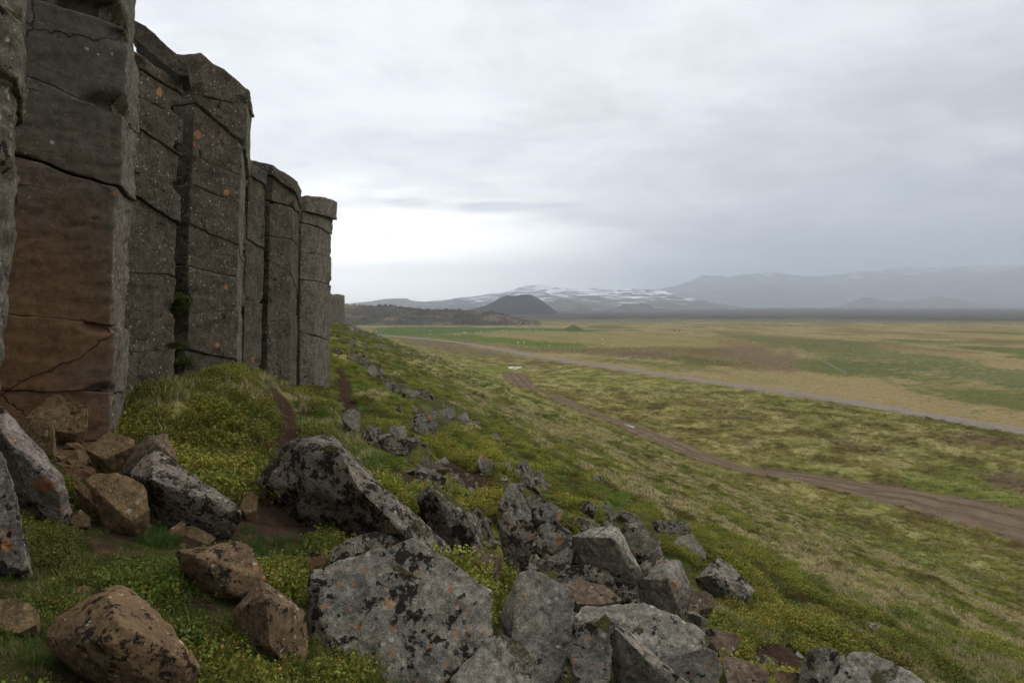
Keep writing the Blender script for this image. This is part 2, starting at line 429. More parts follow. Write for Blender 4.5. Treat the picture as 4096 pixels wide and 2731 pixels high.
def dirt_mat(name, c1, c2, scale=3.0, rut=False):
    m, t = newmat(name)
    P_ = t.n('ShaderNodeTexCoord').outputs['Object']
    n1 = t.noise(P_, scale*.3, 6, .65, .4); n2 = t.noise(P_, scale*4, 6, .7); n3 = t.noise(P_, scale*22, 3, .7)
    col = t.mix(t.ramp(n1, .3, .7), c1, c2)
    col = t.mix(.7, col, t.mix(t.ramp(n2, .3, .7), (.6, .6, .6), (1.35, 1.35, 1.35)), 'MULTIPLY')
    sp, r = spots(t, P_, scale*9, .3, .4)
    col = t.mix(t.math('MULTIPLY', sp, .5), col, tuple(min(1, 1.9*c) for c in c2))
    if rut:
        uv = t.sep(t.n('ShaderNodeUVMap', uv_map='UVMap').outputs[0])
        wob = t.math('MULTIPLY', t.math('SUBTRACT', t.noise(P_, .16, 6, .65), .5), .45)
        for c0 in (.30, .68):
            g = t.math('ABSOLUTE', t.math('SUBTRACT', t.math('ADD', uv[0], wob), c0))
            col = t.mix(t.math('MULTIPLY', t.ramp(g, .10, .02, 0, .7), t.ramp(n1, .35, .6)), col, tuple(.55*c for c in c1))
    h = t.math('ADD', n2, t.math('MULTIPLY', n3, .4))
    finish(t, col, 1.0, bump(t, h, .6, .03), .0)
    return m
M_DIRT = dirt_mat('red_brown_soil', (.040, .025, .018), (.062, .040, .028), 3)
M_MUD = dirt_mat('mud_track_soil', (.125, .088, .058), (.185, .138, .096), .8, rut=True)
M_ROAD = dirt_mat('road_gravel', (.225, .192, .155), (.285, .245, .20), .8, rut=True)

def leaf_mat(name, trans=.25, gain=1.0):
    m, t = newmat(name)
    ti = t.n('ShaderNodeAttribute', attribute_name='tint', attribute_type='INSTANCER').outputs['Color']
    lc = t.n('ShaderNodeAttribute', attribute_name='col').outputs['Color']
    col = t.mix(1.0, ti, lc, 'MULTIPLY')
    d = t.n('ShaderNodeBsdfPrincipled', ins={'Base Color': col, 'Roughness': .6, 'Specular IOR Level': .22})
    tr = t.n('ShaderNodeBsdfTranslucent', ins={'Color': col})
    mx = t.n('ShaderNodeMixShader', ins={0: trans, 1: d.outputs[0], 2: tr.outputs[0]})
    t.n('ShaderNodeOutputMaterial', ins={'Surface': mx.outputs[0]})
    return m
M_LEAF = leaf_mat('leaf', .3)
M_BLADE = leaf_mat('grass_blade', .25)

def plain_mat(name, col, rough=.8, var=.3, scale=4.0):
    m, t = newmat(name)
    P_ = t.n('ShaderNodeTexCoord').outputs['Object']
    n = t.noise(P_, scale, 5, .65)
    c = t.mix(t.ramp(n, .3, .7), tuple(x*(1-var) for x in col), tuple(min(1, x*(1+var)) for x in col))
    finish(t, c, rough, bump(t, n, .3, .02))
    return m
M_WOOD = plain_mat('weathered_pole_wood', (.36, .33, .28), .85, .25, 9)
M_POST = plain_mat('weathered_post_wood', (.42, .39, .35), .85, .25, 9)
M_CERAM = plain_mat('insulator_ceramic', (.30, .28, .25), .3, .1, 5)
M_WIRE = plain_mat('galvanised_wire', (.35, .35, .35), .5, .1, 5)
M_WOOL = plain_mat('sheep_wool', (.72, .70, .64), 1.0, .12, 14)
M_WOOLB = plain_mat('black_wool', (.025, .022, .02), 1.0, .3, 14)
M_FACE = plain_mat('sheep_face', (.55, .52, .47), .9, .15, 14)
M_WHITE = plain_mat('whitish_stone', (.42, .41, .38), .8, .2, 20)

def water_mat():
    m, t = newmat('puddle_water')
    P_ = t.n('ShaderNodeTexCoord').outputs['Object']
    finish(t, (.03, .026, .02), .02, bump(t, t.noise(P_, 3, 2), .02, .01), 1.0)
    return m
M_WATER = water_mat()

def hill_mat(name, c1, c2, c3, s1, s2, snow=None, thr=.55, band=60.0):
    """far slopes; snow = (height above eye where it starts, height where it is thick)"""
    m, t = newmat(name)
    geo = t.n('ShaderNodeNewGeometry'); P_ = geo.outputs['Position']
    x, y, z = t.sep(P_)
    n1 = t.noise(P_, s1, 7, .62, .3); n2 = t.noise(P_, s2, 6, .65, .2)
    col = t.mix(t.ramp(n1, .35, .65), c1, c2)
    col = t.mix(t.ramp(n2, thr, thr+.12), col, c3)
    h = t.math('ADD', n1, t.math('MULTIPLY', n2, .5))
    if snow:
        sv = t.comb(t.math('DIVIDE', x, 210.0), t.math('DIVIDE', y, 420.0), t.math('DIVIDE', z, 10.0))
        sn = t.math('ADD', t.math('MULTIPLY', t.noise(sv, 1.0, 6, .62, .35), .72), t.math('MULTIPLY', t.noise(P_, .004, 5, .6), .28))
        hh = t.ramp(z, snow[0], snow[1], -.13, .03, 'LINEAR')
        s = t.ramp(t.math('ADD', sn, hh), .495, .52)
        col = t.mix(s, col, (.86, .87, .90))
    finish(t, col, 1.0, None, .03)
    return m
# ------------------------------------------------------------------ ground, roads, far country
V_ = lambda pts: wpoly(pts, 'v')
ROAD = V_([(2700, 1052), (2352, 990), (2150, 956), (1950, 922), (1750, 893), (1600, 871), (1430, 847), (1300, 828), (1220, 816), (1150, 802), (1100, 793), (1060, 787), (1000, 780), (950, 776)])
ROAD = np.vstack([ROAD, ROAD[-1] + (ROAD[-1]-ROAD[-2])*3])
TRACK = V_([(2650, 1268), (2352, 1200), (2200, 1166), (2050, 1132), (1900, 1104), (1780, 1085), (1680, 1066), (1600, 1043), (1520, 1008), (1450, 978), (1380, 955), (1320, 932), (1270, 909), (1215, 893), (1190, 872), (1178, 858)])
TRW = np.array([16, 16, 15, 12, 9.0, 7.6, 7.4, 8.4, 9.0, 7.4, 6.2, 6.4, 7.4, 8.5, 9.0, 8])
TRK = (TRACK, TRW)
FOOT = V_([(655, 1150), (655, 1040), (664, 985), (664, 955), (655, 925), (642, 897)])
FOOT2 = V_([(802, 965), (797, 930), (793, 897), (786, 865), (778, 840)])
DIRTP = wpoly([(60, 1010), (250, 930), (430, 890), (700, 790), (1300, 770), (1250, 850), (1080, 900), (1020, 1250), (500, 1300), (250, 1150)], 'c')
DIRT2 = wpoly([(560, 480), (900, 450), (1060, 540), (1320, 760), (1340, 920), (900, 990), (760, 980), (600, 800)], 'a')
DIRT3 = wpoly([(1200, 1280), (1900, 1330), (2200, 1300), (2500, 1420), (2100, 1440), (1700, 1480)], 'a')
DIRT4 = wpoly([(700, 1200), (900, 1150), (1200, 1190), (1400, 1280), (1400, 1450), (1100, 1430), (800, 1330)], 'h')
DIRT5 = wpoly([(700, 1000), (900, 990), (1150, 1100), (1120, 1240), (1050, 1250), (820, 1080)], 'j')
DIRT6 = wpoly([(860, 1360), (1050, 1370), (1180, 1440), (1200, 1500), (1000, 1568), (880, 1500)], 'e')
DIRT7 = wpoly([(1370, 930), (1650, 985), (1900, 1110), (1850, 1190), (1600, 1200), (1480, 1060)], 'j')
DIRT8 = wpoly([(600, 400), (900, 430), (1400, 440), (1650, 420), (1700, 540), (1500, 600), (1300, 640), (1120, 600), (800, 480)], 'k')
PILES = [wpoly([(600, 1000), (640, 700), (760, 600), (1000, 700), (1300, 880), (1280, 1150), (1700, 1060), (2000, 1000), (2352, 1100), (2352, 1568), (900, 1568), (980, 1300)], 'e'),
         wpoly([(900, 300), (1700, 100), (2352, 300), (2500, 800), (2700, 1300), (2300, 1570), (-200, 1570), (400, 600), (560, 350)], 'f'),
         wpoly([(0, 150), (400, 250), (900, 340), (1000, 480), (700, 700), (1000, 900), (1250, 740), (1650, 1100), (1200, 1250), (900, 1400), (0, 1400)], 'g'),
         wpoly([(760, 40), (900, 60), (1150, 130), (1450, 270), (1560, 340), (1820, 500), (1500, 560), (1240, 640), (1050, 560), (1060, 380), (1100, 250), (950, 240), (780, 150)], 'j'),
         wpoly([(300, 350), (520, 360), (720, 560), (1030, 520), (1060, 700), (1330, 930), (1150, 920), (850, 850), (540, 740), (380, 600)], 'j'),
         wpoly([(350, 690), (530, 740), (720, 880), (880, 1000), (800, 1010), (600, 920), (480, 820)], 'i')]
FIELD1 = wpoly([(1400, 1323), (1475, 1312), (1560, 1305), (1750, 1306), (2000, 1311), (2190, 1312), (2220, 1314), (2280, 1316), (2400, 1319), (2445, 1322), (2430, 1325), (2310, 1328), (2200, 1324), (2050, 1321), (1810, 1334), (1640, 1341), (1530, 1342)])
FIELD2 = wpoly([(1530, 1342), (1640, 1341), (1810, 1334), (1890, 1339), (2000, 1349), (2150, 1362), (2300, 1373), (2410, 1383), (2300, 1390), (2130, 1388), (1980, 1374), (1850, 1360), (1700, 1350), (1600, 1345)])
TANF = wpoly([(1810, 1334), (2050, 1321), (2200, 1324), (2310, 1328), (2440, 1325), (2700, 1333), (2850, 1348), (2900, 1368), (2880, 1386), (2600, 1386), (2410, 1384), (2150, 1362), (2000, 1349)])
HEATH = wpoly([(1640, 1350), (1850, 1362), (1980, 1375), (2130, 1389), (2300, 1391), (2600, 1387), (2880, 1388), (2990, 1400), (3100, 1440), (3080, 1490), (2900, 1468), (2600, 1435), (2300, 1412), (2100, 1405), (1900, 1372)])
GREENR = wpoly([(2800, 1325), (2960, 1336), (3200, 1354), (3480, 1364), (3900, 1360), (4300, 1366), (4300, 1372), (3600, 1374), (3480, 1384), (3640, 1412), (3850, 1430), (3900, 1465), (4300, 1500), (4300, 1590), (3950, 1530), (3700, 1498), (3390, 1492), (3200, 1402), (3060, 1374), (2900, 1347)])
BARE1 = wpoly([(2870, 1392), (2960, 1384), (3060, 1384), (3110, 1400), (3160, 1425), (3215, 1480), (3150, 1492), (3070, 1470), (2960, 1440), (2900, 1415)])
BARE2 = wpoly([(2470, 1411), (2560, 1403), (2650, 1411), (2640, 1418), (2560, 1432), (2480, 1427)])
BARE3 = wpoly([(1500, 1340), (1620, 1346), (1720, 1352), (1860, 1372), (1990, 1402), (2070, 1420), (2080, 1450), (2010, 1446), (1930, 1425), (1800, 1405), (1690, 1385), (1600, 1362)])
BARE4 = wpoly([(3900, 1890), (3990, 1888), (4200, 1900), (4200, 1975), (4010, 1960), (3960, 1925)])
BARE5 = wpoly([(3290, 1760), (3420, 1765), (3560, 1790), (3700, 1830), (3560, 1815), (3400, 1790), (3250, 1778)])
VERGE = np.array([p for p in ROAD])

def mixc(c, col, m): return c + (np.asarray(col)-c)*m[:, None]

def dirt_mask(x, y):
    """trodden soil"""
    ds = np.zeros(len(x))
    for P_ in (DIRTP, DIRT2, DIRT3, DIRT4, DIRT5, DIRT6, DIRT7, DIRT8):
        m = inpoly(x + .10*fbm(x/.35, y/.35, 51, 2), y + .16*fbm(x/.35, y/.35, 52, 2), P_); ds = np.maximum(ds, m)
    for P_, wd in ((FOOT, .25), (FOOT2, .32)):
        ds = np.maximum(ds, sst(wd+.09, wd-.06, polydist(x, y, P_) + .09*fbm(x/.3, y/.3, 53, 2)))
    r_ = np.hypot(x, y)
    return np.maximum(ds, .9*sst(.40, .52, fbm(x/.9, y/.9, 57, 3))*sst(9.5, 8, r_)*(x - xcl(y) > .3))

def ground_color(x, y):
    """albedo of the ground and weights for what grows on it"""
    r = np.hypot(x, y); d = x-xcl(y)
    wx = x + .035*r**.9*fbm(x/(.02*r+.8), y/(.02*r+.8), 3.3, 2); wy = y + .06*r**.9*fbm(x/(.03*r+.8), y/(.03*r+.8), 8.1, 2)
    n = len(x); rj0 = np.random.default_rng(n+1)
    a = fbm(d/1.6, y/5.0, 11, 3); b = fbm(d/4.0, y/11.0, 12, 3); e = fbm(x/.8, y/.9, 13, 2); g = fbm(x/14, y/18, 14, 3)
    z = ground(x, y, 0); onpl = np.maximum(sst(-19.5, -24.5, z), sst(1200, 1500, r))
    near = sst(34, 16, r)
    green = np.array((.085, .112, .022)); bright = np.array((.062, .105, .020)); olive = np.array((.150, .148, .034)); brown = np.array((.078, .060, .024))
    straw = np.array((.262, .236, .104)); tan = np.array((.275, .215, .112)); rus = np.array((.175, .125, .062)); soil = np.array((.060, .040, .029))
    lav = np.array((.060, .055, .052))
    c = np.tile(green, (n, 1)).astype(float)
    c = mixc(c, olive, sst(-.25, .45, a+.4*e)); c = mixc(c, brown, .8*sst(.30, .62, -a+.5*b+.5*e)); c = mixc(c, bright, .75*sst(.22, .5, b-.3*a))
    ws = sst(.20, .62, b*.9+.55*a+.45*g + .62*sst(9, 20, d) - .26*near)
    ws = np.maximum(ws, .5*sst(.35, .7, e+.5*g)*sst(12, 30, d))
    c = mixc(c, straw, .75*ws)*np.exp(.06*rj0.normal(0, 1, n)*sst(30, 90, r))[:, None]
    # the plain
    pc = np.tile(np.array((.160, .150, .046)), (n, 1)).astype(float)
    a2 = fbm(x/6, y/10, 21, 3); b2 = fbm(x/30, y/45, 22, 3); e2 = fbm(x/2.0, y/2.6, 23, 2)
    pc = mixc(pc, straw*1.12, .9*sst(-.05, .40, a2+.7*e2)); pc = mixc(pc, brown*1.2, .85*sst(.18, .5, -a2+.4*b2+.55*e2)); pc = mixc(pc, green*1.5, .55*sst(.1, .6, b2+.4*a2))
    pc = mixc(pc, soil*1.6, .75*sst(.38, .6, -b2+.5*e2))
    # beyond the road: sedge moor
    px, py = ROAD[0]; qx, qy = ROAD[-1]
    side = ((qx-px)*(y-py)-(qy-py)*(x-px))/math.hypot(qx-px, qy-py)         # <0 beyond the road
    moor = sst(0, 14, -side + 4*a2)
    mc = np.tile(tan, (n, 1)).astype(float)
    a3 = fbm(x/26, y/60, 31, 3); b3 = fbm(x/90, y/240, 32, 3); e3 = fbm(x/5, y/5, 33, 2)
    mc = mixc(mc, np.array((.19, .175, .068)), .6*sst(.0, .6, a3)); mc = mixc(mc, rus, .85*sst(-.05, .42, b3-.2*a3)); mc = mixc(mc, straw*.95, .55*sst(.1, .55, e3+.5*a3)); mc = mixc(mc, np.array((.085, .105, .032)), .8*sst(.18, .5, -b3+.25*e3+.2*a3))
    pc = pc*(1-moor[:, None]) + mc*moor[:, None]
    rj = np.random.default_rng(n); JIT = [(rj.normal(0, .008, n)*r, rj.normal(0, .018, n)*r) for _ in range(2)]
    def reg(P_, col, k_=.9, nz=None):
        nonlocal pc
        m = sum(inpoly(wx+jx, wy+jy, P_).astype(float) for jx, jy in JIT)/len(JIT)*k_
        if nz is not None: m = m*nz
        pc = mixc(pc, col, m)
    reg(GREENR, (.098, .118, .050), .78, sst(-.55, .25, a3*.6+e3*.8+.25))
    reg(HEATH, (.105, .086, .040), .85, .65+.35*sst(-.2, .3, e3)); reg(TANF, (.235, .195, .085), .9); reg(TANF, (.16, .165, .055), .6, sst(.0, .5, a3)); reg(FIELD1, (.066, .112, .034), .92); reg(FIELD2, (.092, .130, .028), .92)
    reg(BARE1, (.165, .112, .080), .85); reg(BARE2, (.13, .088, .064), .9); reg(BARE3, (.14, .098, .070), .88, .55+.45*sst(-.3, .2, e2)); reg(BARE4, (.13, .09, .065), .9); reg(BARE5, (.10, .07, .05), .8, sst(-.3, .2, e2))
    # green verge beside the road
    rd = polydist(x, y, ROAD); vg = sst(13, 4, rd+5*a2)*sst(-2, 2, side)
    pc = mixc(pc, (.088, .105, .026), .8*vg)
    # lava field far out
    lf = sst(1450, 1750, r + 160*fbm(x/400, y/400, 41, 2) + .05*x)
    pc = mixc(pc, np.array((.11, .115, .085)), lf*.8); lf2 = sst(1750, 2100, r + 200*fbm(x/500, y/500, 42, 2)); pc = mixc(pc, lav, lf2*.92)
    pc = mixc(pc, np.array((.12, .105, .08)), lf2*.5*sst(.1, .4, fbm(x/120, y/300, 43, 3)))
    # tuft by tuft variation
    tv = rj.normal(0, 1, n)*sst(60, 160, r)
    pc = mixc(pc, straw, .16*np.clip(tv*.6-.1, 0, 1)*(1-lf2)); pc = pc*np.exp(.055*np.clip(tv, -2, 2))[:, None]
    c = c*(1-onpl[:, None]) + pc*onpl[:, None]
    c = mixc(c, np.array((.042, .044, .015)), .85*sst(12, 8, r))
    ds = dirt_mask(x, y)
    c = mixc(c, soil, ds); c = mixc(c, np.array((.05, .045, .038)), sst(-.3, -1.2, d)*sst(260, 240, r))
    d2 = inpoly(x, y, DIRT2).astype(float); c = mixc(c, np.array((.15, .095, .055)), .8*d2)
    pile = np.zeros(n)
    for P_ in PILES: pile = np.maximum(pile, inpoly(x + .12*fbm(x/.5, y/.5, 55, 2), y + .3*fbm(x/.5, y/.5, 56, 2), P_))
    c = mixc(c, np.array((.048, .042, .026)), .6*pile*(1-ds))
    td, tw = polydist(x, y, TRACK, TRW)
    tm = sst(.62, .40, td/tw + .16*fbm(x/2.2, y/2.2, 54, 2)); c = mixc(c, np.array((.12, .087, .066)), tm)
    rdm = np.maximum(tm, sst(4.5, 3.2, rd))
    return c, dict(pile=pile, dirt=np.maximum(ds, rdm), straw=ws*(1-onpl), plain=onpl, a=a, b=b, e=e, d=d, r=r, moor=moor)

# terrain mesh: one sheet, finer close to where one stands
th = np.radians(np.concatenate([np.arange(-180, -39, 3.0), np.linspace(-38.5, 38.5, 660), np.arange(40.5, 180, 3.0)]))
rr = np.concatenate([np.geomspace(.5, 2.6, 14)[:-1], np.geomspace(2.6, 60, 400)[:-1], np.geomspace(60, 1200, 260)[:-1], np.geomspace(1200, 17600, 84)])
nt, nr = len(th), len(rr)
TX = (np.sin(th)[:, None]*rr[None, :]).ravel(); TY = (np.cos(th)[:, None]*rr[None, :]).ravel()
TZ = ground(TX, TY, 1)
td, tw = polydist(TX, TY, TRACK, TRW)
TZ -= .28*sst(.70, .45, td/tw)
rd = polydist(TX, TY, ROAD)
TZ -= .30*sst(5.0, 3.4, rd)
ft = np.minimum(polydist(TX, TY, FOOT), polydist(TX, TY, FOOT2)); TZ -= .10*sst(.5, .2, ft)
tcol, tw_ = ground_color(TX, TY)
me = mesh_np('ground', np.stack([TX, TY, TZ], 1), gridq(nt, nr, True), [M_GROUND], True, tcol)
link('ground', me, kind='structure', label='sloping heath hillside running down to the wide flat moor', cat='ground')
print('terrain', len(TX))

def tground(x, y):
    """height of the built sheet"""
    x = np.asarray(x, float); y = np.asarray(y, float)
    z = ground(x, y, 1)
    td, tw = polydist(x, y, TRACK, TRW)
    z = z - .28*sst(.70, .45, td/tw) - .30*sst(5.0, 3.4, polydist(x, y, ROAD))
    ft = np.minimum(polydist(x, y, FOOT), polydist(x, y, FOOT2))
    return z - .10*sst(.5, .2, ft)

def smoothline(P_, step):
    P_ = np.asarray(P_, float); s = np.concatenate([[0], np.cumsum(np.hypot(*np.diff(P_, axis=0).T))])
    t = np.arange(0, s[-1], step); q = np.stack([np.interp(t, s, P_[:, 0]), np.interp(t, s, P_[:, 1])], 1)
    for _ in range(max(2, int(8/step))*3):
        q[1:-1] = .25*q[:-2]+.5*q[1:-1]+.25*q[2:]
    return q, t/s[-1], s

def strip(name, P_, widths, step, rise, mat, crown=.0, nw=9, jag=.1, label='', zfun=None, skirt=.25):
    q, t, s = smoothline(P_, step)
    tg = np.gradient(q, axis=0); tg /= np.linalg.norm(tg, axis=1)[:, None]; nm = np.stack([tg[:, 1], -tg[:, 0]], 1)
    wd = np.interp(t, s/s[-1], widths) if np.ndim(widths) else np.full(len(q), widths)
    uu = np.linspace(-1, 1, nw)
    ed = 1 + jag*fbm(q[:, 0]/(step*5), q[:, 1]/(step*5), 61, 2)[:, None]
    ed = ed + jag*.6*pn(np.arange(len(q))[:, None]*.37, np.sign(uu)[None, :]*5.0)
    off = uu[None, :]*.5*wd[:, None]*ed
    X = q[:, :1]+nm[:, :1]*off; Y = q[:, 1:]+nm[:, 1:]*off
    zc = (zfun or ground)(X.ravel(), Y.ravel(), 1).reshape(X.shape) if zfun is None else zfun(X, Y)
    if crown:
        zl = np.convolve(np.pad(zc.mean(1), 6, 'edge'), np.ones(13)/13, 'valid')
        zc = zl[:, None] + crown*(1-np.abs(uu[None, :])**3)
        zc[:, 0] -= skirt+.3; zc[:, -1] -= skirt+.3
    Zz = zc + rise
    V = np.stack([X, Y, Zz], -1).reshape(-1, 3)
    Q = gridq(len(q), nw)[:, ::-1]
    me = mesh_np(name, V, Q, [mat])
    uv = me.uv_layers.new(name='UVMap'); li = np.empty(len(me.loops), np.int32); me.loops.foreach_get('vertex_index', li)
    U = np.stack([np.tile((uu+1)/2, len(q)), np.repeat(t, nw)], 1)[li]
    uv.data.foreach_set('uv', U.astype(np.float32).ravel())
    return link(name, me, kind='structure', label=label, cat=name.split('_')[-1])

strip('gravel_road', ROAD, 6.2, 2.0, .18, M_ROAD, crown=.12, jag=.03, label='straight grey gravel road crossing the moor')
strip('muddy_track', TRACK, TRW*.92, 1.0, -.20, M_MUD, jag=.24, nw=13, label='rutted brown mud track at the foot of the slope', zfun=lambda X, Y: ground(X.ravel(), Y.ravel(), 1).reshape(X.shape)+.05*pn(X*.9, Y*.9)-.03*np.cos(np.linspace(0, 4*np.pi, 13))[None, :])
strip('footpath', FOOT, .50, .12, -.075, M_DIRT, jag=.2, label='narrow worn soil path between the heather bank and the rocks')
strip('footpath', FOOT2, .62, .15, -.075, M_DIRT, jag=.2, label='narrow worn soil path beyond the farthest tall column')

def puddle(cx, cy, pts, label):
    pts = np.array(pts); zz = tground(pts[:, 0], pts[:, 1])
    zc = np.median(zz)+.04
    V = [(cx, cy, zc)] + [(p[0], p[1], zc) for p in pts]; n = len(pts)
    me = mesh_np('puddle', np.array(V), np.array([(0, 1+i, 1+(i+1) % n) for i in range(n)]), [M_WATER], False)
    link('puddle', me, kind='structure', label=label, cat='puddle')
for reg_, pl, lb in (('i', [(2083, 848), (2130, 845), (2170, 852), (2232, 848), (2222, 858), (2190, 866), (2150, 875), (2110, 872), (2092, 862)], 'large white shining puddle beside the upper end of the mud track'),
                     ('m', [(183, 1102), (202, 1101), (204, 1108), (190, 1110)], 'tiny shining puddle in the mud track'),
                     ('s', [(2483, 1690), (2500, 1692), (2540, 1705), (2536, 1708), (2500, 1699)], 'long thin shining puddle in a rut of the mud track')):
    q = np.array([hit(*Z(reg_, *p), 1)[:2] for p in pl])
    q2 = []
    for i in range(len(q)):
        for t_ in (0, .5): q2.append(q[i]*(1-t_)+q[(i+1) % len(q)]*t_)
    puddle(*np.mean(q, 0), q2, lb)

# far ridges: crest line from the photograph at a chosen distance, real depth before and behind
def ridge(name, crest, D, front, back, base, mat, label, rough=.06, nx=240, nw=56, spur=0.35, fine=0.0, cat='hill', jag_=0.0):
    c = np.array([Z('v', *p) for p in crest]); u = np.linspace(c[0, 0], c[-1, 0], nx)
    v = np.interp(u, c[:, 0], c[:, 1])
    v = v + jag_*(2.6*fbm(u/90, 0*u, len(label), 3) + .8*fbm(u/22, 0*u, 7, 2))
    for _ in range(2): v[1:-1] = .25*v[:-2]+.5*v[1:-1]+.25*v[2:]
    ab = np.array([ray(p, q) for p, q in zip(u, v)])
    H = ab[:, 1]*D - base
    ws = np.concatenate([np.linspace(-1, 0, int(nw*.65)), np.linspace(0, 1, nw-int(nw*.65)+1)[1:]])
    W = ws[None, :]; dep = np.where(W < 0, D+W*front, D+W*back)
    X = ab[:, :1]*D + 0*dep; X = X*(.35+.65*dep/D); Y = dep + 0*X
    prof = np.where(W < 0, (1+W)**1.35, (1-W)**1.2)
    nz = fbm(X/(front*spur), Y/(front*spur*1.8), (len(label)*7) % 50, 4)
    Zz = base + np.maximum(H, 0)[:, None]*prof*(1+1.1*rough*0) + H[:, None].clip(10)*rough*nz*(1-np.abs(W))**.5*np.minimum(1, np.abs(W)*6)*4
    if fine: Zz = Zz + fine*(np.abs(fbm(X/11, Y/11, 3, 3))-.15)*np.minimum(1, (1-np.abs(W))*5)
    Zz[:, 0] = base-6; Zz[:, -1] = base-8
    V = np.stack([X, Y, Zz], -1).reshape(-1, 3)
    link(name, mesh_np(name, V, gridq(nx, len(ws)), [mat]), kind='structure', label=label, cat=cat)

MT_A = hill_mat('mountain_blue', (.07, .065, .06), (.12, .11, .095), (.15, .14, .12), .0022, .008)
MT_S = hill_mat('mountain_snow', (.06, .058, .06), (.10, .095, .09), (.13, .12, .11), .002, .007, snow=(-10, 185))
MT_R = hill_mat('mountain_rain', (.06, .058, .06), (.10, .095, .09), (.13, .12, .11), .002, .007, snow=(380, 1000))
MT_C = hill_mat('cinder', (.020, .016, .018), (.034, .026, .027), (.052, .035, .033), .010, .006, thr=.56)
MT_L = hill_mat('lava_hill', (.034, .030, .027), (.080, .068, .050), (.15, .12, .075), .07, .016, thr=.52)
ridge('mountain', [(700, 702), (760, 700), (800, 697), (850, 692), (885, 686), (935, 685), (945, 690), (990, 694), (1015, 703), (1040, 711)], 9000, 1700, 1400, -20, MT_A, 'flat topped blue mountain left of the snowy one', rough=.05, cat='mountain')
ridge('mountain', [(900, 707), (960, 697), (1010, 690), (1100, 679), (1160, 669), (1200, 659), (1232, 653), (1245, 652), (1262, 657), (1300, 662), (1340, 668), (1380, 665), (1440, 664), (1480, 664), (1520, 668), (1545, 673), (1590, 684), (1640, 695), (1700, 705), (1760, 712)], 8600, 2800, 1800, -16, MT_S, 'broad mountain streaked with snow behind the cinder cone', rough=.11, nx=420, nw=90, cat='mountain', jag_=2.2)
ridge('mountain', [(1330, 712), (1400, 697), (1440, 684), (1480, 670), (1530, 663), (1570, 650), (1600, 640), (1640, 636), (1670, 637), (1700, 631), (1740, 628), (1780, 626), (1820, 631), (1860, 635), (1900, 634), (1960, 625), (2030, 619), (2080, 613), (2130, 611), (2250, 610), (2400, 607), (2600, 603), (2900, 627), (3100, 690)], 15600, 3800, 2200, -6, MT_R, 'long rain veiled mountain range fading into cloud on the right', rough=.15, nx=420, nw=80, cat='mountain', jag_=1.8)
ridge('mountain', [(1960, 700), (2050, 690), (2110, 668), (2150, 655), (2200, 641), (2225, 645), (2245, 648), (2300, 625), (2352, 612), (2500, 590), (2700, 640), (2850, 700)], 12800, 2800, 2400, -8, MT_A, 'dark blue mountain slope at the right edge', rough=.07, cat='mountain', jag_=1.6)
ridge('hill', [(1235, 712), (1262, 694), (1290, 685), (1310, 689), (1335, 698), (1400, 706), (1500, 711)], 5600, 700, 700, -16, MT_A, 'rounded grey hill just right of the cinder cone', cat='hill')
ridge('hill', [(1398, 712), (1422, 705), (1428, 700), (1440, 698), (1450, 700), (1480, 697), (1492, 700), (1505, 707), (1530, 711)], 4700, 500, 500, -18, MT_A, 'low flat topped crater hill out on the lava plain')
ridge('hill', [(1300, 716), (1330, 700), (1345, 701), (1362, 712)], 4500, 350, 350, -18, MT_A, 'small pointed knoll in front of the snowy mountain')
ridge('hill', [(1860, 712), (1930, 702), (1965, 690), (1990, 681), (2010, 688), (2060, 692), (2110, 688), (2150, 680), (2190, 686), (2240, 697), (2300, 700), (2500, 698), (2700, 712)], 9000, 1100, 1100, -10, MT_A, 'row of dim knobbly hills under the right hand mountain')
ridge('cinder_cone', [(1040, 724), (1085, 709), (1115, 702), (1135, 692), (1150, 683), (1164, 678), (1178, 680), (1202, 676), (1219, 677), (1237, 685), (1258, 700), (1278, 716), (1298, 728), (1312, 734)], 3300, 330, 300, -24, MT_C, 'dark bare cinder cone with a dented crater rim', rough=.02, nx=200)
ridge('lava_hill', [(690, 699), (740, 696), (785, 698), (815, 701), (870, 702), (905, 703), (925, 706), (940, 706), (975, 710), (1000, 712), (1030, 711), (1052, 712), (1075, 714), (1100, 716), (1130, 715), (1152, 721), (1180, 729), (1205, 738), (1225, 744), (1240, 748)], 1420, 230, 400, -27, MT_L, 'rough dark lava hill with tawny grass behind the green field', rough=.05, nx=520, nw=110, spur=.25, fine=5.5)
def small_ridge(name, u0, u1, vt, D, label, mat):
    n = 9; cr = [(u0+(u1-u0)*i/(n-1), vt + (HZ/1.7415+26/D*1829-vt)*(abs(i/(n-1)-.5)*2)**1.3) for i in range(n)]
    ridge(name, cr, D, 10, 10, -26, mat, label, rough=.03, nx=40, nw=16)
MT_G = hill_mat('grassy_mound', (.07, .085, .025), (.10, .11, .04), (.13, .12, .05), .2, .1)
small_ridge('grassy_mound', 1292, 1342, 745.5, 935, 'small green mound beyond the tan field', MT_G)

# crags standing up from the lava hill
def crag(u, v, D, w_, h_, label, cat):
    a, b = ray(*Z('v', u, v)); base = np.array([a*D, D, b*D])
    return base
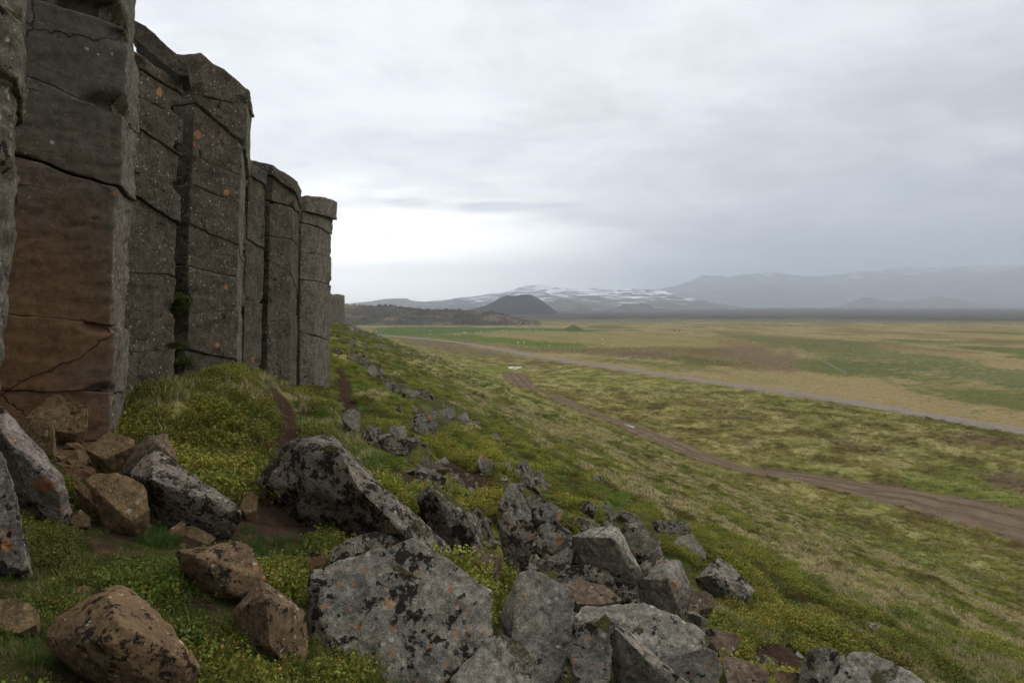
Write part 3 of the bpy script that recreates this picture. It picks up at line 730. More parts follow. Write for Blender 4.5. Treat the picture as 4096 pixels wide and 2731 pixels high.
# ------------------------------------------------------------------ basalt columns
def resample(poly, ds, rad):
    """closed outline with slightly rounded corners, evenly sampled; returns points and outward normals"""
    P_ = np.asarray(poly, float); n = len(P_); out = []
    for i in range(n):
        a, b, c = P_[i-1], P_[i], P_[(i+1) % n]
        u = (a-b)/np.linalg.norm(a-b); v = (c-b)/np.linalg.norm(c-b)
        p, q = b+u*rad, b+v*rad
        for t in np.linspace(0, 1, 4): out.append((1-t)**2*p + 2*t*(1-t)*b + t*t*q)
    q = []; k_ = 4
    for i in range(n):                                # corner points, then the straight side to the next corner
        c4 = out[i*k_:(i+1)*k_]; q += list(c4)
        p0, p1 = c4[-1], out[((i+1) % n)*k_]; m = max(1, int(np.linalg.norm(p1-p0)/ds))
        q += [p0+(p1-p0)*j/m for j in range(1, m)]
    q = np.array(q)
    tg = np.roll(q, -1, 0)-np.roll(q, 1, 0); nm = np.stack([tg[:, 1], -tg[:, 0]], 1); nm /= np.linalg.norm(nm, axis=1)[:, None]
    if np.mean(np.sum(nm*(q-q.mean(0)), 1)) < 0: nm = -nm
    return q, nm

def column(name, poly, cuts, tilt, lean, ds, label, mats, seed, amp=.022, chips=(), bright=None, rad=.028, shifts=None, facemat=None, group=None):
    """cuts: heights of the cracks from bottom to top (first = foot, last = top); tilt: slope of the cracks"""
    poly = np.asarray(poly, float); cen = poly.mean(0)
    z0 = cuts[0]
    root = bpy.data.objects.new(name, None); COL.objects.link(root)
    root.empty_display_size = .3; root.location = (cen[0], cen[1], z0); root['label'] = label; root['category'] = 'rock column'
    root['group'] = group or 'tall basalt columns of the cliff'
    rs = np.random.default_rng(seed)
    for bi in range(len(cuts)-1):
        zb, zt = cuts[bi], cuts[bi+1]
        q, nm = resample(poly, ds, rad)
        sh = rs.normal(0, .022, 2) if bi else np.zeros(2)
        if shifts and bi in shifts: sh = np.array(shifts[bi][:2])
        grow = rs.normal(0, .010) + (shifts[bi][2] if shifts and bi in shifts and len(shifts[bi]) > 2 else 0)
        rel = q-cen
        def wig(k_):
            rk = np.random.default_rng(seed*50+k_); tk = tilt + rk.normal(0, .11, 2)
            return (rel @ tk) + .026*fbm(q[:, 0]*2.6, q[:, 1]*2.6, k_*3.7+seed, 4) + .022*pn(q[:, 0]*.9, q[:, 1]*.9, k_*1.3+seed)
        op = lambda k_: 1.0 if np.random.default_rng(seed*90+k_).random() < .42 else .12
        gap = .003
        lo = zb + (wig(bi) if bi else np.zeros(len(q))) + gap*.5 + .014*op(bi)
        hi = zt + wig(bi+1) - gap*.5 - .018*np.maximum(0, pn(q[:, 0]*2.3, q[:, 1]*2.3, zt*9+3)-.25)*2
        hi = np.maximum(hi, lo+.05)
        nz = max(4, int((zt-zb)/ds))
        e = np.linspace(0, 1, nz); e = np.concatenate([[0, .25*e[1], .6*e[1]], e[1:-1], [1-.6*e[1], 1-.25*e[1], 1]]); nz = len(e)
        Zg = lo[:, None] + (hi-lo)[:, None]*e[None, :]
        X = q[:, :1] + sh[0] + 0*Zg; Y = q[:, 1:] + sh[1] + 0*Zg
        dn = amp*(1.5*fbm(X/.9, Y/.9, Zg/.9+seed, 2) + .6*fbm(X/.22, Y/.22, Zg/.16+seed, 3) + .25*fbm(X/.06+3, Y/.06, Zg/.05, 2))
        dn = dn + amp*.5*pn(X*1.1, Y*1.1, Zg*11+seed)
        dn = dn + .6*amp*np.abs(pn(X*5, Y*5, Zg*5+9))
        ed = np.maximum(np.minimum((hi[:, None]-Zg), (Zg-lo[:, None])), 0); opn = np.where((hi[:, None]-Zg) < (Zg-lo[:, None]), op(bi+1), op(bi))
        er = .003+opn*.075*np.maximum(0, fbm(X*1.9, Y*1.9, Zg*.4+seed*3, 3)-.22)
        dn = dn - .008*opn*np.exp(-(ed/.008)) - er*np.exp(-(ed/er.clip(.01))**2*1.2) + grow
        ck = pn(X*.8+seed, Y*.8, Zg*.55)+.3*pn(X*2.5, Y*2.5, Zg*2.5)
        dn = dn - .030*np.exp(-(ck/.022)**2)*sst(.05, .3, pn(X*.5+3, Y*.5, Zg*.45+seed))
        nf = len(poly)-4; rnd = []
        for e_ in range(3):                                    # a few knocked-off corners on every block
            if rs.random() < .6:
                cp = poly[rs.integers(0, max(1, nf))]; rnd.append((bi, cp[0], cp[1], (zb if rs.random() < .5 else zt)+rs.normal(0, .05), rs.uniform(.14, .36), rs.uniform(.03, .09)))
        for (cb, cx_, cy_, cz_, R_, dp_) in tuple(chips)+tuple(rnd):             # spalled hollows
            if cb == bi:
                q_ = np.sqrt(((X-cx_)**2+(Y-cy_)**2)/R_**2+((Zg-cz_)/(R_*.42))**2) + .25*fbm(X*3, Y*3, Zg*3, 2)
                dn = dn - dp_*sst(1.05, .7, q_)
        X = X + nm[:, :1]*dn + lean[0]*(Zg-z0-1.5); Y = Y + nm[:, 1:]*dn + lean[1]*(Zg-z0-1.5)
        V = np.stack([X, Y, Zg], -1).reshape(-1, 3); Q = gridq(len(q), nz, True)
        n0 = len(V); m = len(q)
        # caps: two inner rings and a centre
        capV, capQ, capT = [], [], []
        base = n0
        for row, sgn in ((nz-1, 1), (0, -1)):
            ring = np.arange(m)*nz+row; prev = ring
            rim = V[ring]; c3 = rim.mean(0)
            for f_ in (.7, .35):
                pts = c3 + (rim-c3)*f_; pts[:, 2] += .03*fbm(pts[:, 0]*2, pts[:, 1]*2, row, 2)
                ids = base+np.arange(m); capV.append(pts); base += m
                qd = np.stack([prev, np.roll(prev, -1), np.roll(ids, -1), ids], 1)
                capQ.append(qd if sgn > 0 else qd[:, ::-1]); prev = ids
            capV.append(c3[None]); td_ = np.stack([prev, np.roll(prev, -1), np.full(m, base)], 1); base += 1
            capT.append(td_ if sgn > 0 else td_[:, ::-1])
        V = np.vstack([V]+capV)
        fm = np.zeros(len(Q), int)
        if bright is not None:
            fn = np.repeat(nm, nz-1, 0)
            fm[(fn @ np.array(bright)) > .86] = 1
        caps = np.vstack(capQ); tr = np.vstack(capT)
        o0 = np.array([cen[0], cen[1], z0])
        me = mesh_np('block', V-o0, [Q, caps, tr], mats, True, None, np.concatenate([fm, np.full(len(caps)+len(tr), len(mats)-1)]))
        link('block', me, parent=root)
    return root

def at_(u, y):                                    # plan position: photo column (1/1.7415 px) at depth y
    a, _ = ray(*Z('v', u, 708)); return (a*y, y)
def zat(v, y):
    _, b = ray(*Z('v', 1176, v)); return b*y
def colpoly(front, depth=1.3):
    """visible front corners from left to right, closed behind by a half hexagon"""
    f = [np.array(at_(*p)) for p in front]
    a, b = f[0], f[-1]; t = (b-a)/np.linalg.norm(b-a); nrm = np.array([-t[1], t[0]])
    if nrm[0] > 0: nrm = -nrm
    back = [b+nrm*depth*.55+t*.15, b-t*.2*np.linalg.norm(b-a)+nrm*depth, a+t*.25*np.linalg.norm(b-a)+nrm*depth, a+nrm*depth*.55+t*.12]
    return f+back

def zc(vs, y): return sorted([zat(v, y) for v in vs])
BR = np.array((.96, .28))
# nearest, cut by the left edge of the picture
column('basalt_column', [(-3.86, 5.3), (-3.73, 5.85), (-3.98, 6.35), (-4.8, 6.6), (-5.2, 6.0), (-4.7, 5.2)], zc([1010, 640, 395, 215, 90, -120, -380, -700], 5.9), np.array([.25, -.35]), (.10, 0), .035,
       'grey lichened column cut by the left edge of the picture', [M_COLM, M_COLM], 11, amp=.03)
# broad rust stained column
A_ = [at_(-30, 9.55), at_(256, 10.4), at_(292, 11.5), (-6.3, 12.1), (-7.2, 11.4), (-7.2, 10.1)]
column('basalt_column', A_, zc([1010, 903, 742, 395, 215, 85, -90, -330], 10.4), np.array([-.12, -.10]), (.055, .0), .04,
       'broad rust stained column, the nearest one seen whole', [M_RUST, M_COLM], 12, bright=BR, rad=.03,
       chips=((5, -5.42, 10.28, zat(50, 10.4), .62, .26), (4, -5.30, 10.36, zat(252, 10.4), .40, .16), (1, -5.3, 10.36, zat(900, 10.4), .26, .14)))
B_ = colpoly([(285, 14.8), (403, 16.1)])
column('basalt_column', B_, zc([900, 812, 712, 628, 480, 418, 333, 243, 196, 170], 15.8), np.array([-.06, -.16]), (.05, 0), .05,
       'dark column with orange lichen spots, right behind the rust stained one', [M_COL, M_COL], 13)
C_ = colpoly([(424, 17.6), (538, 18.9), (550, 20.3)], 1.6)
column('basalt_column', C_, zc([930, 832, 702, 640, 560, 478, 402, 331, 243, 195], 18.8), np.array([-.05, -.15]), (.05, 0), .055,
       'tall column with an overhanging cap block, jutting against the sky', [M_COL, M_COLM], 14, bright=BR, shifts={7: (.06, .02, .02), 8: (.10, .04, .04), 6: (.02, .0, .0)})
Dp = colpoly([(515, 22.2), (560, 23.4)], 1.1)
column('basalt_column', Dp, zc([820, 700, 580, 480, 420, 345], 22.4), np.array([-.05, -.1]), (.045, 0), .075, 'narrow recessed column in the corner behind the tall overhanging one', [M_COL, M_COL], 15)
E_ = colpoly([(561, 23.3), (602, 24.4)], 1.2)
column('basalt_column', E_, zc([850, 690, 560, 500, 425, 388], 24.2), np.array([-.03, -.05]), (.04, 0), .08, 'slim column with loose stones on its top', [M_COL, M_COL], 16)
F_ = colpoly([(613, 25.2), (664, 26.3), (680, 27.9)], 1.5)
column('basalt_column', F_, zc([900, 735, 640, 560, 470, 432, 394], 26.1), np.array([-.03, -.05]), (.035, 0), .08, 'column with a pale rounded cap block sticking out to the right', [M_COL, M_COL], 17, shifts={5: (.06, -.08, .03), 4: (.04, .05, -.02)})
G_ = colpoly([(686, 31.0), (722, 31.6), (757, 33.6)], 1.6)
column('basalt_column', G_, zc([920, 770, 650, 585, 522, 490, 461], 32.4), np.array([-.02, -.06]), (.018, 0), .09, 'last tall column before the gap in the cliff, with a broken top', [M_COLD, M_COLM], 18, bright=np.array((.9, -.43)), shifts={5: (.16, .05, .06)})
# far end of the cliff
rs = np.random.default_rng(5)
for i in range(11):
    u = 742+i*4.4; y = 208+i*2.4; p = np.array(at_(u, y)); n = 6; a0 = rs.random()*6
    ang = a0+np.arange(n)*2*np.pi/n; r_ = .62+.1*rs.random(n)
    poly = p + np.stack([np.cos(ang)*r_*1.1, np.sin(ang)*r_*1.1], 1)
    nzs = 12; zs = np.linspace(-5.2, 4.2-.03*i+rs.normal(0, .22), nzs)
    q, nm = resample(poly, .3, .12)
    X = q[:, :1]+nm[:, :1]*(.05*fbm(q[:, :1], q[:, 1:], zs[None, :]*2, 2)); Y = q[:, 1:]+nm[:, 1:]*(.05*fbm(q[:, :1]+9, q[:, 1:], zs[None, :]*2, 2))
    V = np.stack([X, Y, 0*X+zs[None, :]], -1).reshape(-1, 3); m = len(q)
    c3 = V[np.arange(m)*nzs+nzs-1].mean(0)+np.array((0, 0, .1)); V = np.vstack([V, c3[None]])
    tp = np.arange(m)*nzs+nzs-1
    o0 = np.array((p[0], p[1], -5.2))
    me = mesh_np('basalt_column', V-o0, [gridq(m, nzs, True), np.stack([tp, np.roll(tp, -1), np.full(m, len(V)-1)], 1)], [M_FAR], True)
    link('basalt_column', me, loc=o0, label='grey column of the far cliff end, seen beyond the tall columns', cat='rock column', group='columns at the far end of the cliff')

# ------------------------------------------------------------------ boulders
_ico = {}
def ico(sub):
    if sub not in _ico:
        bm = bmesh.new(); bmesh.ops.create_icosphere(bm, subdivisions=sub, radius=1.0)
        _ico[sub] = (np.array([v.co for v in bm.verts]), np.array([[l.index for l in f.verts] for f in bm.faces], np.int32)); bm.free()
    return _ico[sub]

def hull_planes(P_):
    bm = bmesh.new(); vs = [bm.verts.new(p) for p in P_]
    bmesh.ops.convex_hull(bm, input=vs)
    bm.normal_update(); out = []
    for f in bm.faces:
        n = np.array(f.normal); a = f.calc_area()
        if a < 1e-9: continue
        out.append((a, n, float(n @ np.array(f.verts[0].co))))
    bm.free(); out.sort(key=lambda q: -q[0]); keep = []
    for a, n, h in out:
        if all(n @ k_[0] < .985 for k_ in keep): keep.append((n, h))
    return keep

def rock_mesh(P_, mat, sub, seed, rough=1.0, pw=22, chips=14):
    """convex hull -> narrow bevel -> fine triangles -> knocked corners, cracks and grain"""
    P_ = np.asarray(P_, float); c = P_.mean(0); rs = np.random.default_rng(seed)
    ext = P_-c; size = float(np.median(np.linalg.norm(ext, axis=1)))
    bm = bmesh.new(); vs = [bm.verts.new(p) for p in ext]
    r_ = bmesh.ops.convex_hull(bm, input=vs)
    bmesh.ops.delete(bm, geom=list({v for v in r_['geom_interior'] if isinstance(v, bmesh.types.BMVert)}), context='VERTS')
    bmesh.ops.dissolve_limit(bm, angle_limit=math.radians(9), verts=bm.verts[:], edges=bm.edges[:])
    bmesh.ops.bevel(bm, geom=bm.edges[:], offset=size*.020, segments=1, affect='EDGES', clamp_overlap=True)
    bmesh.ops.triangulate(bm, faces=bm.faces[:])
    L = size*{2: .42, 3: .27, 4: .15, 5: .080}[sub]
    for _ in range(7):
        es = [e for e in bm.edges if e.calc_length() > L]
        if not es or len(bm.faces) > 26000: break
        bmesh.ops.subdivide_edges(bm, edges=es, cuts=1, use_grid_fill=False)
        bmesh.ops.triangulate(bm, faces=[f for f in bm.faces if len(f.verts) > 3])
    bm.normal_update()
    V = np.array([v.co for v in bm.verts]); N = np.array([v.normal for v in bm.verts])
    bm.verts.index_update(); F_i = np.array([[v.index for v in f.verts] for f in bm.faces], np.int32); bm.free()
    for _ in range(chips):                          # knocked-off corners
        d_ = rs.normal(size=3); d_ /= np.linalg.norm(d_); h_ = np.max(ext @ d_)-size*rs.uniform(.0, .075)
        ov = np.maximum(0, V @ d_ - h_ + .02*size*fbm(V[:, 0]/size*3+seed, V[:, 1]/size*3, V[:, 2]/size*3, 2)*(V @ d_ > h_)); V = V - d_*ov[:, None]
    s = size; W_ = V/s+seed*1.7
    n_ = lambda f_, o_: fbm(W_[:, 0]*f_, W_[:, 1]*f_, W_[:, 2]*f_, o_)
    nz = .014*n_(1.1, 2) + .026*n_(3.5, 3) - .026*np.abs(n_(2.2, 2)) + .012*n_(11, 2)
    ck = pn(W_[:, 0]*1.5+7, W_[:, 1]*1.5, W_[:, 2]*1.5)+.25*pn(W_[:, 0]*5, W_[:, 1]*5, W_[:, 2]*5)
    if sub >= 4: nz = nz - .035*np.exp(-(ck/.035)**2)*sst(-.1, .25, pn(W_[:, 0]*.9, W_[:, 1]*.9+5, W_[:, 2]*.9))
    V = V + N*(nz*rough*s)[:, None]
    me = mesh_np('boulder', V, F_i, [mat], True); me.set_sharp_from_angle(angle=math.radians(30))
    return c, me

NROCK = 0
FOOTS = []
def rock(reg, pts, label, mat, D=None, lean=.45, thick=.7, sub=4, name='boulder', inner=(), group='boulders fallen from the cliff', rough=1.0, base=None, cat='boulder', sink=.25, pw=22):
    """outline (picture coordinates of one region) + depth -> hull with back and foot -> worn rock"""
    global NROCK; NROCK += 1
    up = [Z(reg, p[0], p[1]) for p in pts]
    if D is None:
        lo = max(up, key=lambda p: p[1]); D = hit(lo[0], min(lo[1], 2731), 1)[1] if base is None else hit(*Z(reg, *base), 1)[1]
    elif reg != 'v':                                  # not nearer than its foot on the ground allows
        lo = max(up, key=lambda p: p[1]); wd_ = (max(p[0] for p in up)-min(p[0] for p in up))*D/F; D = max(D, ((.98 if wd_ < .45 else .88) if lo[1] < 2731 else .78)*hit(lo[0], min(lo[1], 2731), 1)[1])
    vmax = max(p[1] for p in up); mpp = D/F
    P_ = []; c = np.mean(up, 0)
    hgt = (vmax-min(p[1] for p in up))*mpp; wid = (max(p[0] for p in up)-min(p[0] for p in up))*mpp
    for (u, v), raw in zip(up, pts):
        dd = raw[2] if len(raw) > 2 else lean*(vmax-v)*mpp
        a, b = ray(u, v); y = D+dd; P_.append((a*y, y, b*y))
    for raw in inner:
        u, v = Z(reg, raw[0], raw[1]); a, b = ray(u, v); y = D+raw[2]; P_.append((a*y, y, b*y))
    T = thick*min(max(hgt, .35*wid), wid*1.0)
    front = np.array(P_[:len(up)])
    cen = front.mean(0)
    for p in front:                                   # back of the stone, a little smaller
        a_, b_ = p[0]/p[1], p[2]/p[1]
        y = p[1]+T; q_ = np.array((a_*y, y, b_*y)); cq = np.array((cen[0]/cen[1]*(cen[1]+T), cen[1]+T, cen[2]/cen[1]*(cen[1]+T)))
        P_.append(cq+(q_-cq)*.72 - np.array((0, 0, .08*hgt)))
    fx = np.linspace(front[:, 0].min(), front[:, 0].max(), 3)[[0, 2]]
    for x in fx:                                      # foot, sunk in the ground
        x = cen[0]+(x-cen[0])*.5
        for yy in (cen[1]+.45*T, cen[1]+T*.9):
            g = float(ground(x, yy, 0)); P_.append((x, yy, min(front[:, 2].min(), g-sink*min(hgt, .6))))
    cc_, me = rock_mesh(P_, mat, sub, NROCK*7+1, rough, pw)
    o = link(name, me, loc=cc_, label=label, cat=cat, group=group)
    FOOTS.append((cen[0], cen[1], wid*.5, T, min(5.0, .26*cen[1]/max(.5, -front[:, 2].min()))))
    return o

G_, GP, DK, MS, TN, TB, BW, OR_, VI = M_GREY, M_GREYP, M_DARK, M_MOSSY, M_TAN, M_TANB, M_BROWN, M_ORNG, M_VIOL
rock('d', [(385, 440), (400, 370), (560, 300), (700, 265), (900, 190), (1050, 130), (1290, 80), (1440, 32), (1530, 50), (1700, 200), (2000, 430), (2330, 600), (2350, 1050), (2250, 1110), (2100, 1330), (1700, 1700), (700, 1750), (600, 1400), (420, 700), (345, 520, .55), (345, 1000, .42), (440, 1650, .3)],
     'largest foreground boulder, flat grey face with black and orange lichen', G_, 5.45, .62, .55, 5, pw=34)
rock('c', [(330, 640), (470, 430), (550, 280), (680, 160), (790, 105), (1230, 128), (1400, 265), (1800, 610), (2000, 850), (2480, 1330), (2800, 1640), (2900, 1800), (2700, 1760), (2352, 1480), (1980, 1190), (1470, 1000)],
     'long fallen column lying aslant behind the largest boulder', DK, 8.7, .25, .5, 5, inner=[(1270, 230, -.25), (1500, 680, -.42), (1980, 1180, -.42)], pw=34)
rock('f', [(500, 430), (560, 370), (650, 345), (720, 400), (960, 505), (1130, 570), (1115, 800), (1070, 1150), (980, 1450), (880, 1600), (600, 1750), (430, 1060), (300, 880, .5), (340, 1030, .45), (470, 520, .5)],
     'upright grey slab with oval moss cushions right of the largest boulder', GP, 6.05, .35, .6, 5, pw=34)
rock('f', [(-200, 1600), (0, 1400), (210, 1200), (200, 1080), (260, 1052), (350, 1050), (550, 1140), (640, 1250), (690, 1400), (690, 1650), (500, 1800), (-100, 1800), (-260, 1560, .3)],
     'smooth grey boulder at the bottom edge with a mossy left rim', GP, 4.85, .5, .6, 5)
rock('f', [(1090, 1060), (1220, 920), (1260, 915), (1330, 980), (1480, 1040), (1525, 1180), (1490, 1500), (1450, 1600), (1180, 1640), (1080, 1450), (1045, 1250)],
     'blocky grey boulder with a moss streak on top, right of the upright slab', G_, 5.9, .3, .6)
rock('f', [(1450, 980), (1490, 920), (1560, 920), (1780, 1130), (2000, 1300), (2352, 1590), (2300, 1750), (1900, 1750), (1700, 1500), (1500, 1250)],
     'wedge shaped grey boulder running down to the bottom edge', G_, 5.85, .35, .5, inner=[(1560, 1000, -.1), (1900, 1350, -.15)])
rock('f', [(1100, 870), (1180, 760), (1500, 720), (1830, 715), (2050, 780), (2352, 920), (2560, 1070), (2581, 1100), (2511, 1190), (2200, 1290), (2000, 1300), (1700, 1060), (1350, 1010), (1110, 950)],
     'wide flat grey slab with pale lichen in the lower middle', GP, 6.7, .9, .4, 5, inner=[(1850, 800, .35)])
rock('h', [(-200, 1330), (20, 1295), (330, 1195), (440, 1240), (505, 1400), (300, 1540), (100, 1650), (-100, 1620), (-170, 1450)],
     'dark shaded block under the wide flat slab', G_, 6.35, .1, .6)
rock('h', [(260, 970), (480, 1010), (670, 1045), (675, 1130), (650, 1225), (500, 1300), (440, 1200), (380, 1080)], 'red brown slab poking out right of the wide flat slab', BW, 7.3, .5)
rock('h', [(490, 1300), (570, 1285), (700, 1340), (920, 1380), (1000, 1470), (980, 1650), (800, 1680), (560, 1580), (510, 1430)], 'brown broken stone at the bottom edge below the bare soil', BW, 6.35, .6)
rock('h', [(1000, 1450), (1060, 1432), (1330, 1460), (1410, 1540), (1390, 1680), (970, 1680)], 'small brown stone speckled with orange at the bottom edge', TB, 6.1, .5)
rock('h', [(1360, 1310), (1430, 1200), (1620, 1190), (1790, 1250), (1640, 1345), (1560, 1460), (1500, 1650), (1300, 1640)], 'black mossy block tucked against the big bottom right boulder', MS, 6.9, .4)
rock('h', [(1500, 1640), (1560, 1440), (1640, 1340), (1790, 1255), (2020, 1208), (2150, 1260), (2352, 1360), (2560, 1470), (2720, 1600), (2720, 1750), (1500, 1760)], 'big smooth grey brown boulder at the bottom right', GP, 6.7, .65, .5, 5)
rock('h', [(1285, 1250), (1310, 1233), (1345, 1265), (1382, 1300), (1360, 1316), (1295, 1290)], 'small white stone lying on bare soil', M_WHITE, None, .3, sub=3, name='stone', cat='stone')
rock('b', [(440, 1100), (500, 1000), (580, 880), (900, 680), (1080, 590), (1240, 533), (1340, 550), (1460, 670), (1700, 800), (1920, 1080), (2120, 1350), (2140, 1450), (1800, 1750), (1200, 1750), (900, 1450), (600, 1310)],
     'brown topped boulder with black and orange lichen at the bottom left', TB, 4.15, .55, .6, 5, inner=[(1150, 640, .1), (1270, 960, -.22), (1100, 1150, -.28)], pw=34)
rock('b', [(-150, 690), (180, 688), (320, 730), (420, 820), (400, 960), (200, 1060), (0, 1020), (-150, 980)], 'pale flat stone cut by the left edge near the bottom', TN, 3.9, .7)
rock('b', [(620, 560), (960, 548), (1060, 590), (1000, 660), (850, 690)], 'thin tan flake half buried behind the brown topped boulder', TN, None, 1.2, .4, 3)
rock('k', [(1210, 655), (1300, 650), (1480, 625), (1660, 580), (1720, 620), (1840, 860), (1790, 890), (1650, 965), (1430, 930), (1330, 800), (1240, 760)], 'tan boulder with black lichen above the grassy hollow', TB, 5.75, .7, .5, inner=[(1330, 690, -.05)])
rock('k', [(1590, 1060), (1790, 862), (1850, 880), (2110, 1070), (2125, 1300), (2080, 1568), (1950, 1520), (1750, 1420), (1640, 1330)], 'brown pitted boulder left of the largest boulder', TB, 5.35, .35, .6, inner=[(1830, 1000, -.15), (1850, 1300, -.2)])
rock('a', [(-250, 150), (0, 190), (40, 200), (160, 370), (340, 560), (440, 700), (560, 800), (690, 960), (690, 1020), (620, 1120), (300, 1130), (-150, 900)], 'slanting grey violet column stump at the left edge', VI, 5.0, .35, .6, 5, inner=[(100, 600, -.2)])
rock('a', [(-150, 600), (0, 690), (60, 760), (110, 900), (160, 1080), (200, 1280), (240, 1568), (300, 1850), (200, 2000), (-200, 2000)], 'lichen spotted boulder cut by the left edge', OR_, 3.5, .2, .6, 5)
rock('a', [(30, 90), (160, 92), (400, 97), (550, 60), (720, 128), (860, 168), (940, 222), (938, 430), (830, 505), (560, 440), (300, 430), (50, 300)], 'large tan block at the foot of the rust stained column', TN, 8.6, .6, .5, 5)
rock('a', [(150, 330), (450, 325), (570, 390), (590, 560), (560, 720), (500, 750), (400, 720), (250, 500)], 'tan upright block in front of the large tan block', TN, 7.9, .25, .5)
rock('a', [(900, 660), (1060, 540), (1120, 500), (1220, 488), (1390, 520), (1440, 560), (1420, 640), (1230, 720), (1100, 772), (980, 700)], 'tan slab propped up over loose rubble', TN, 7.9, .8, .4)
rock('a', [(1220, 720), (1420, 560), (1450, 600), (1400, 700), (1300, 780), (1230, 760)], 'brown block wedged beside the propped tan slab', TN, 7.8, .4, .5, 3)
rock('a', [(1300, 860), (1430, 630), (1570, 515), (1700, 530), (1782, 500), (1810, 680), (1900, 750), (1910, 810), (1600, 950), (1320, 930)], 'grey brown boulder with a pointed corner beside the heather bank', BW, 7.6, .35, .6, inner=[(1690, 620, -.05)])
rock('a', [(1340, 930), (1560, 690), (1620, 640), (1730, 690), (2150, 960), (2352, 1120), (2570, 1290), (2590, 1350), (2500, 1400), (2060, 1420), (1800, 1300), (1560, 1110)], 'slanting boulder crusted with black and grey lichen left of the bare soil', DK, 7.2, .55, .5, 5, inner=[(1640, 1000, -.12)])
rock('a', [(900, 980), (1000, 920), (1280, 908), (1500, 1010), (1560, 1080), (1600, 1320), (1400, 1425), (1290, 1360), (1180, 1200), (1000, 1090)], 'tan boulder with a dark hollow under its left side', TN, 6.6, .6, .5)
rock('a', [(780, 960), (980, 1080), (1200, 1280), (1370, 1400), (1340, 1460), (1100, 1350), (900, 1200), (780, 1060)], 'low tan slab edge beside the dark hollow', TN, 6.3, .5, .4, 3)
rock('a', [(1580, 1180), (1740, 1190), (1800, 1330), (1650, 1380), (1590, 1300)], 'small brown block under the slanting black lichened boulder', TN, 6.9, .2, .5, 3)
rock('a', [(720, 1400), (860, 1300), (960, 1390), (950, 1480), (800, 1500)], 'small tan stone among leaves near the left edge', TB, None, .4, .6, 3, name='stone', cat='stone')
rock('k', [(1120, 540), (1250, 450), (1280, 470), (1180, 550)], 'long thin tan stone lying in the trodden soil', TN, None, .6, .5, 3, name='stone', cat='stone')
rock('k', [(1195, 530), (1230, 490), (1340, 480), (1490, 570), (1440, 615), (1330, 575), (1200, 570)], 'tan stone with a rounded top in the short grass', TN, None, .6, .5, 3, name='stone', cat='stone')
rock('k', [(1395, 455), (1470, 428), (1590, 450), (1615, 500), (1560, 525), (1450, 490)], 'knobbly tan stone on the edge of the bare soil', TN, None, .6, .5, 3, name='stone', cat='stone')
rock('k', [(1020, 460), (1060, 440), (1120, 450), (1080, 470)], 'tiny tan flake on the dark soil', TN, None, .6, .5, 2, name='stone', cat='stone')
rock('k', [(1215, 635), (1250, 602), (1285, 608), (1270, 642)], 'small tan stone in front of the tan boulder', TN, None, .5, .5, 2, name='stone', cat='stone')
for p, lb in (([(920, 790), (955, 742), (1000, 770), (975, 815)], 'leftmost tan stone of the rubble under the propped slab'), ([(980, 815), (1010, 760), (1090, 800), (1050, 835)], 'flat tan stone second from the left in the rubble'),
              ([(1060, 845), (1100, 810), (1152, 830), (1125, 872)], 'round tan stone in the middle of the rubble'), ([(1165, 790), (1250, 758), (1252, 880), (1175, 905)], 'upright tan stone in the rubble under the propped slab'), ([(1255, 810), (1312, 785), (1305, 865), (1265, 880)], 'tan stone at the right end of the rubble')):
    rock('a', p, lb, TN, 7.35, .3, .8, 3, name='stone', cat='stone', group='rubble stones')
rock('c', [(1160, 1340), (1270, 1270), (1360, 1210), (1700, 1108), (1850, 1180), (1880, 1260), (1600, 1340), (1300, 1440), (1160, 1450)], 'black lichened ledge showing above the largest boulder', DK, 6.1, .5, .4)
rock('c', [(910, 1390), (980, 1345), (1130, 1360), (1165, 1450), (1020, 1510), (910, 1560)], 'tan stub peeping out left above the largest boulder', TB, 6.05, .4, .5, 3)
rock('c', [(205, 870), (260, 740), (330, 690), (395, 780), (385, 900), (260, 945)], 'tan knob at the left foot of the long fallen column', TN, 8.3, .3, .6, 3)
rock('j', [(1115, 1330), (1150, 1230), (1280, 1148), (1330, 1165), (1450, 1260), (1600, 1390), (1740, 1510), (1830, 1650), (1800, 1850), (1550, 1850), (1300, 1620), (1140, 1430)], 'big black mossy boulder right of the long fallen column', MS, 9.6, .4, .6, 5, inner=[(1330, 1300, -.2)])
rock('j', [(1170, 1145), (1260, 1040), (1300, 1030), (1430, 1090), (1415, 1175), (1250, 1210)], 'dark mossy rock behind the big black mossy boulder', MS, 11.3, .4)
rock('e', [(290, 1285), (410, 1300), (560, 1350), (660, 1410), (645, 1460), (585, 1568), (500, 1600), (400, 1470)], 'smooth pinkish brown triangular slab without lichen', BW, 7.9, .55, .35)
rock('e', [(640, 770), (700, 640), (760, 600), (810, 650), (900, 790), (980, 920), (985, 1000), (940, 1040), (820, 1010), (620, 1000), (600, 900)], 'leaning rock with bold orange lichen patches in the boulder field', OR_, 10.6, .5, .5, 5)
rock('e', [(590, 1025), (660, 1000), (900, 1003), (960, 1050), (1010, 1120), (985, 1200), (820, 1290), (690, 1160), (640, 1080)], 'block with a flat tan top and a dark front', DK, 9.3, .2, .6)
rock('e', [(880, 745), (990, 735), (1040, 780), (1200, 830), (1280, 900), (1300, 940), (1230, 1050), (1030, 1005), (950, 880)], 'grey cleft rock right of the orange lichened one', G_, 11.2, .35, .6)
rock('e', [(985, 1210), (1050, 1060), (1150, 1028), (1280, 1130), (1375, 1185), (1260, 1290), (1150, 1400), (950, 1330)], 'black boulder with brown moss left of the pale ridged boulder', MS, 8.7, .45, .6)
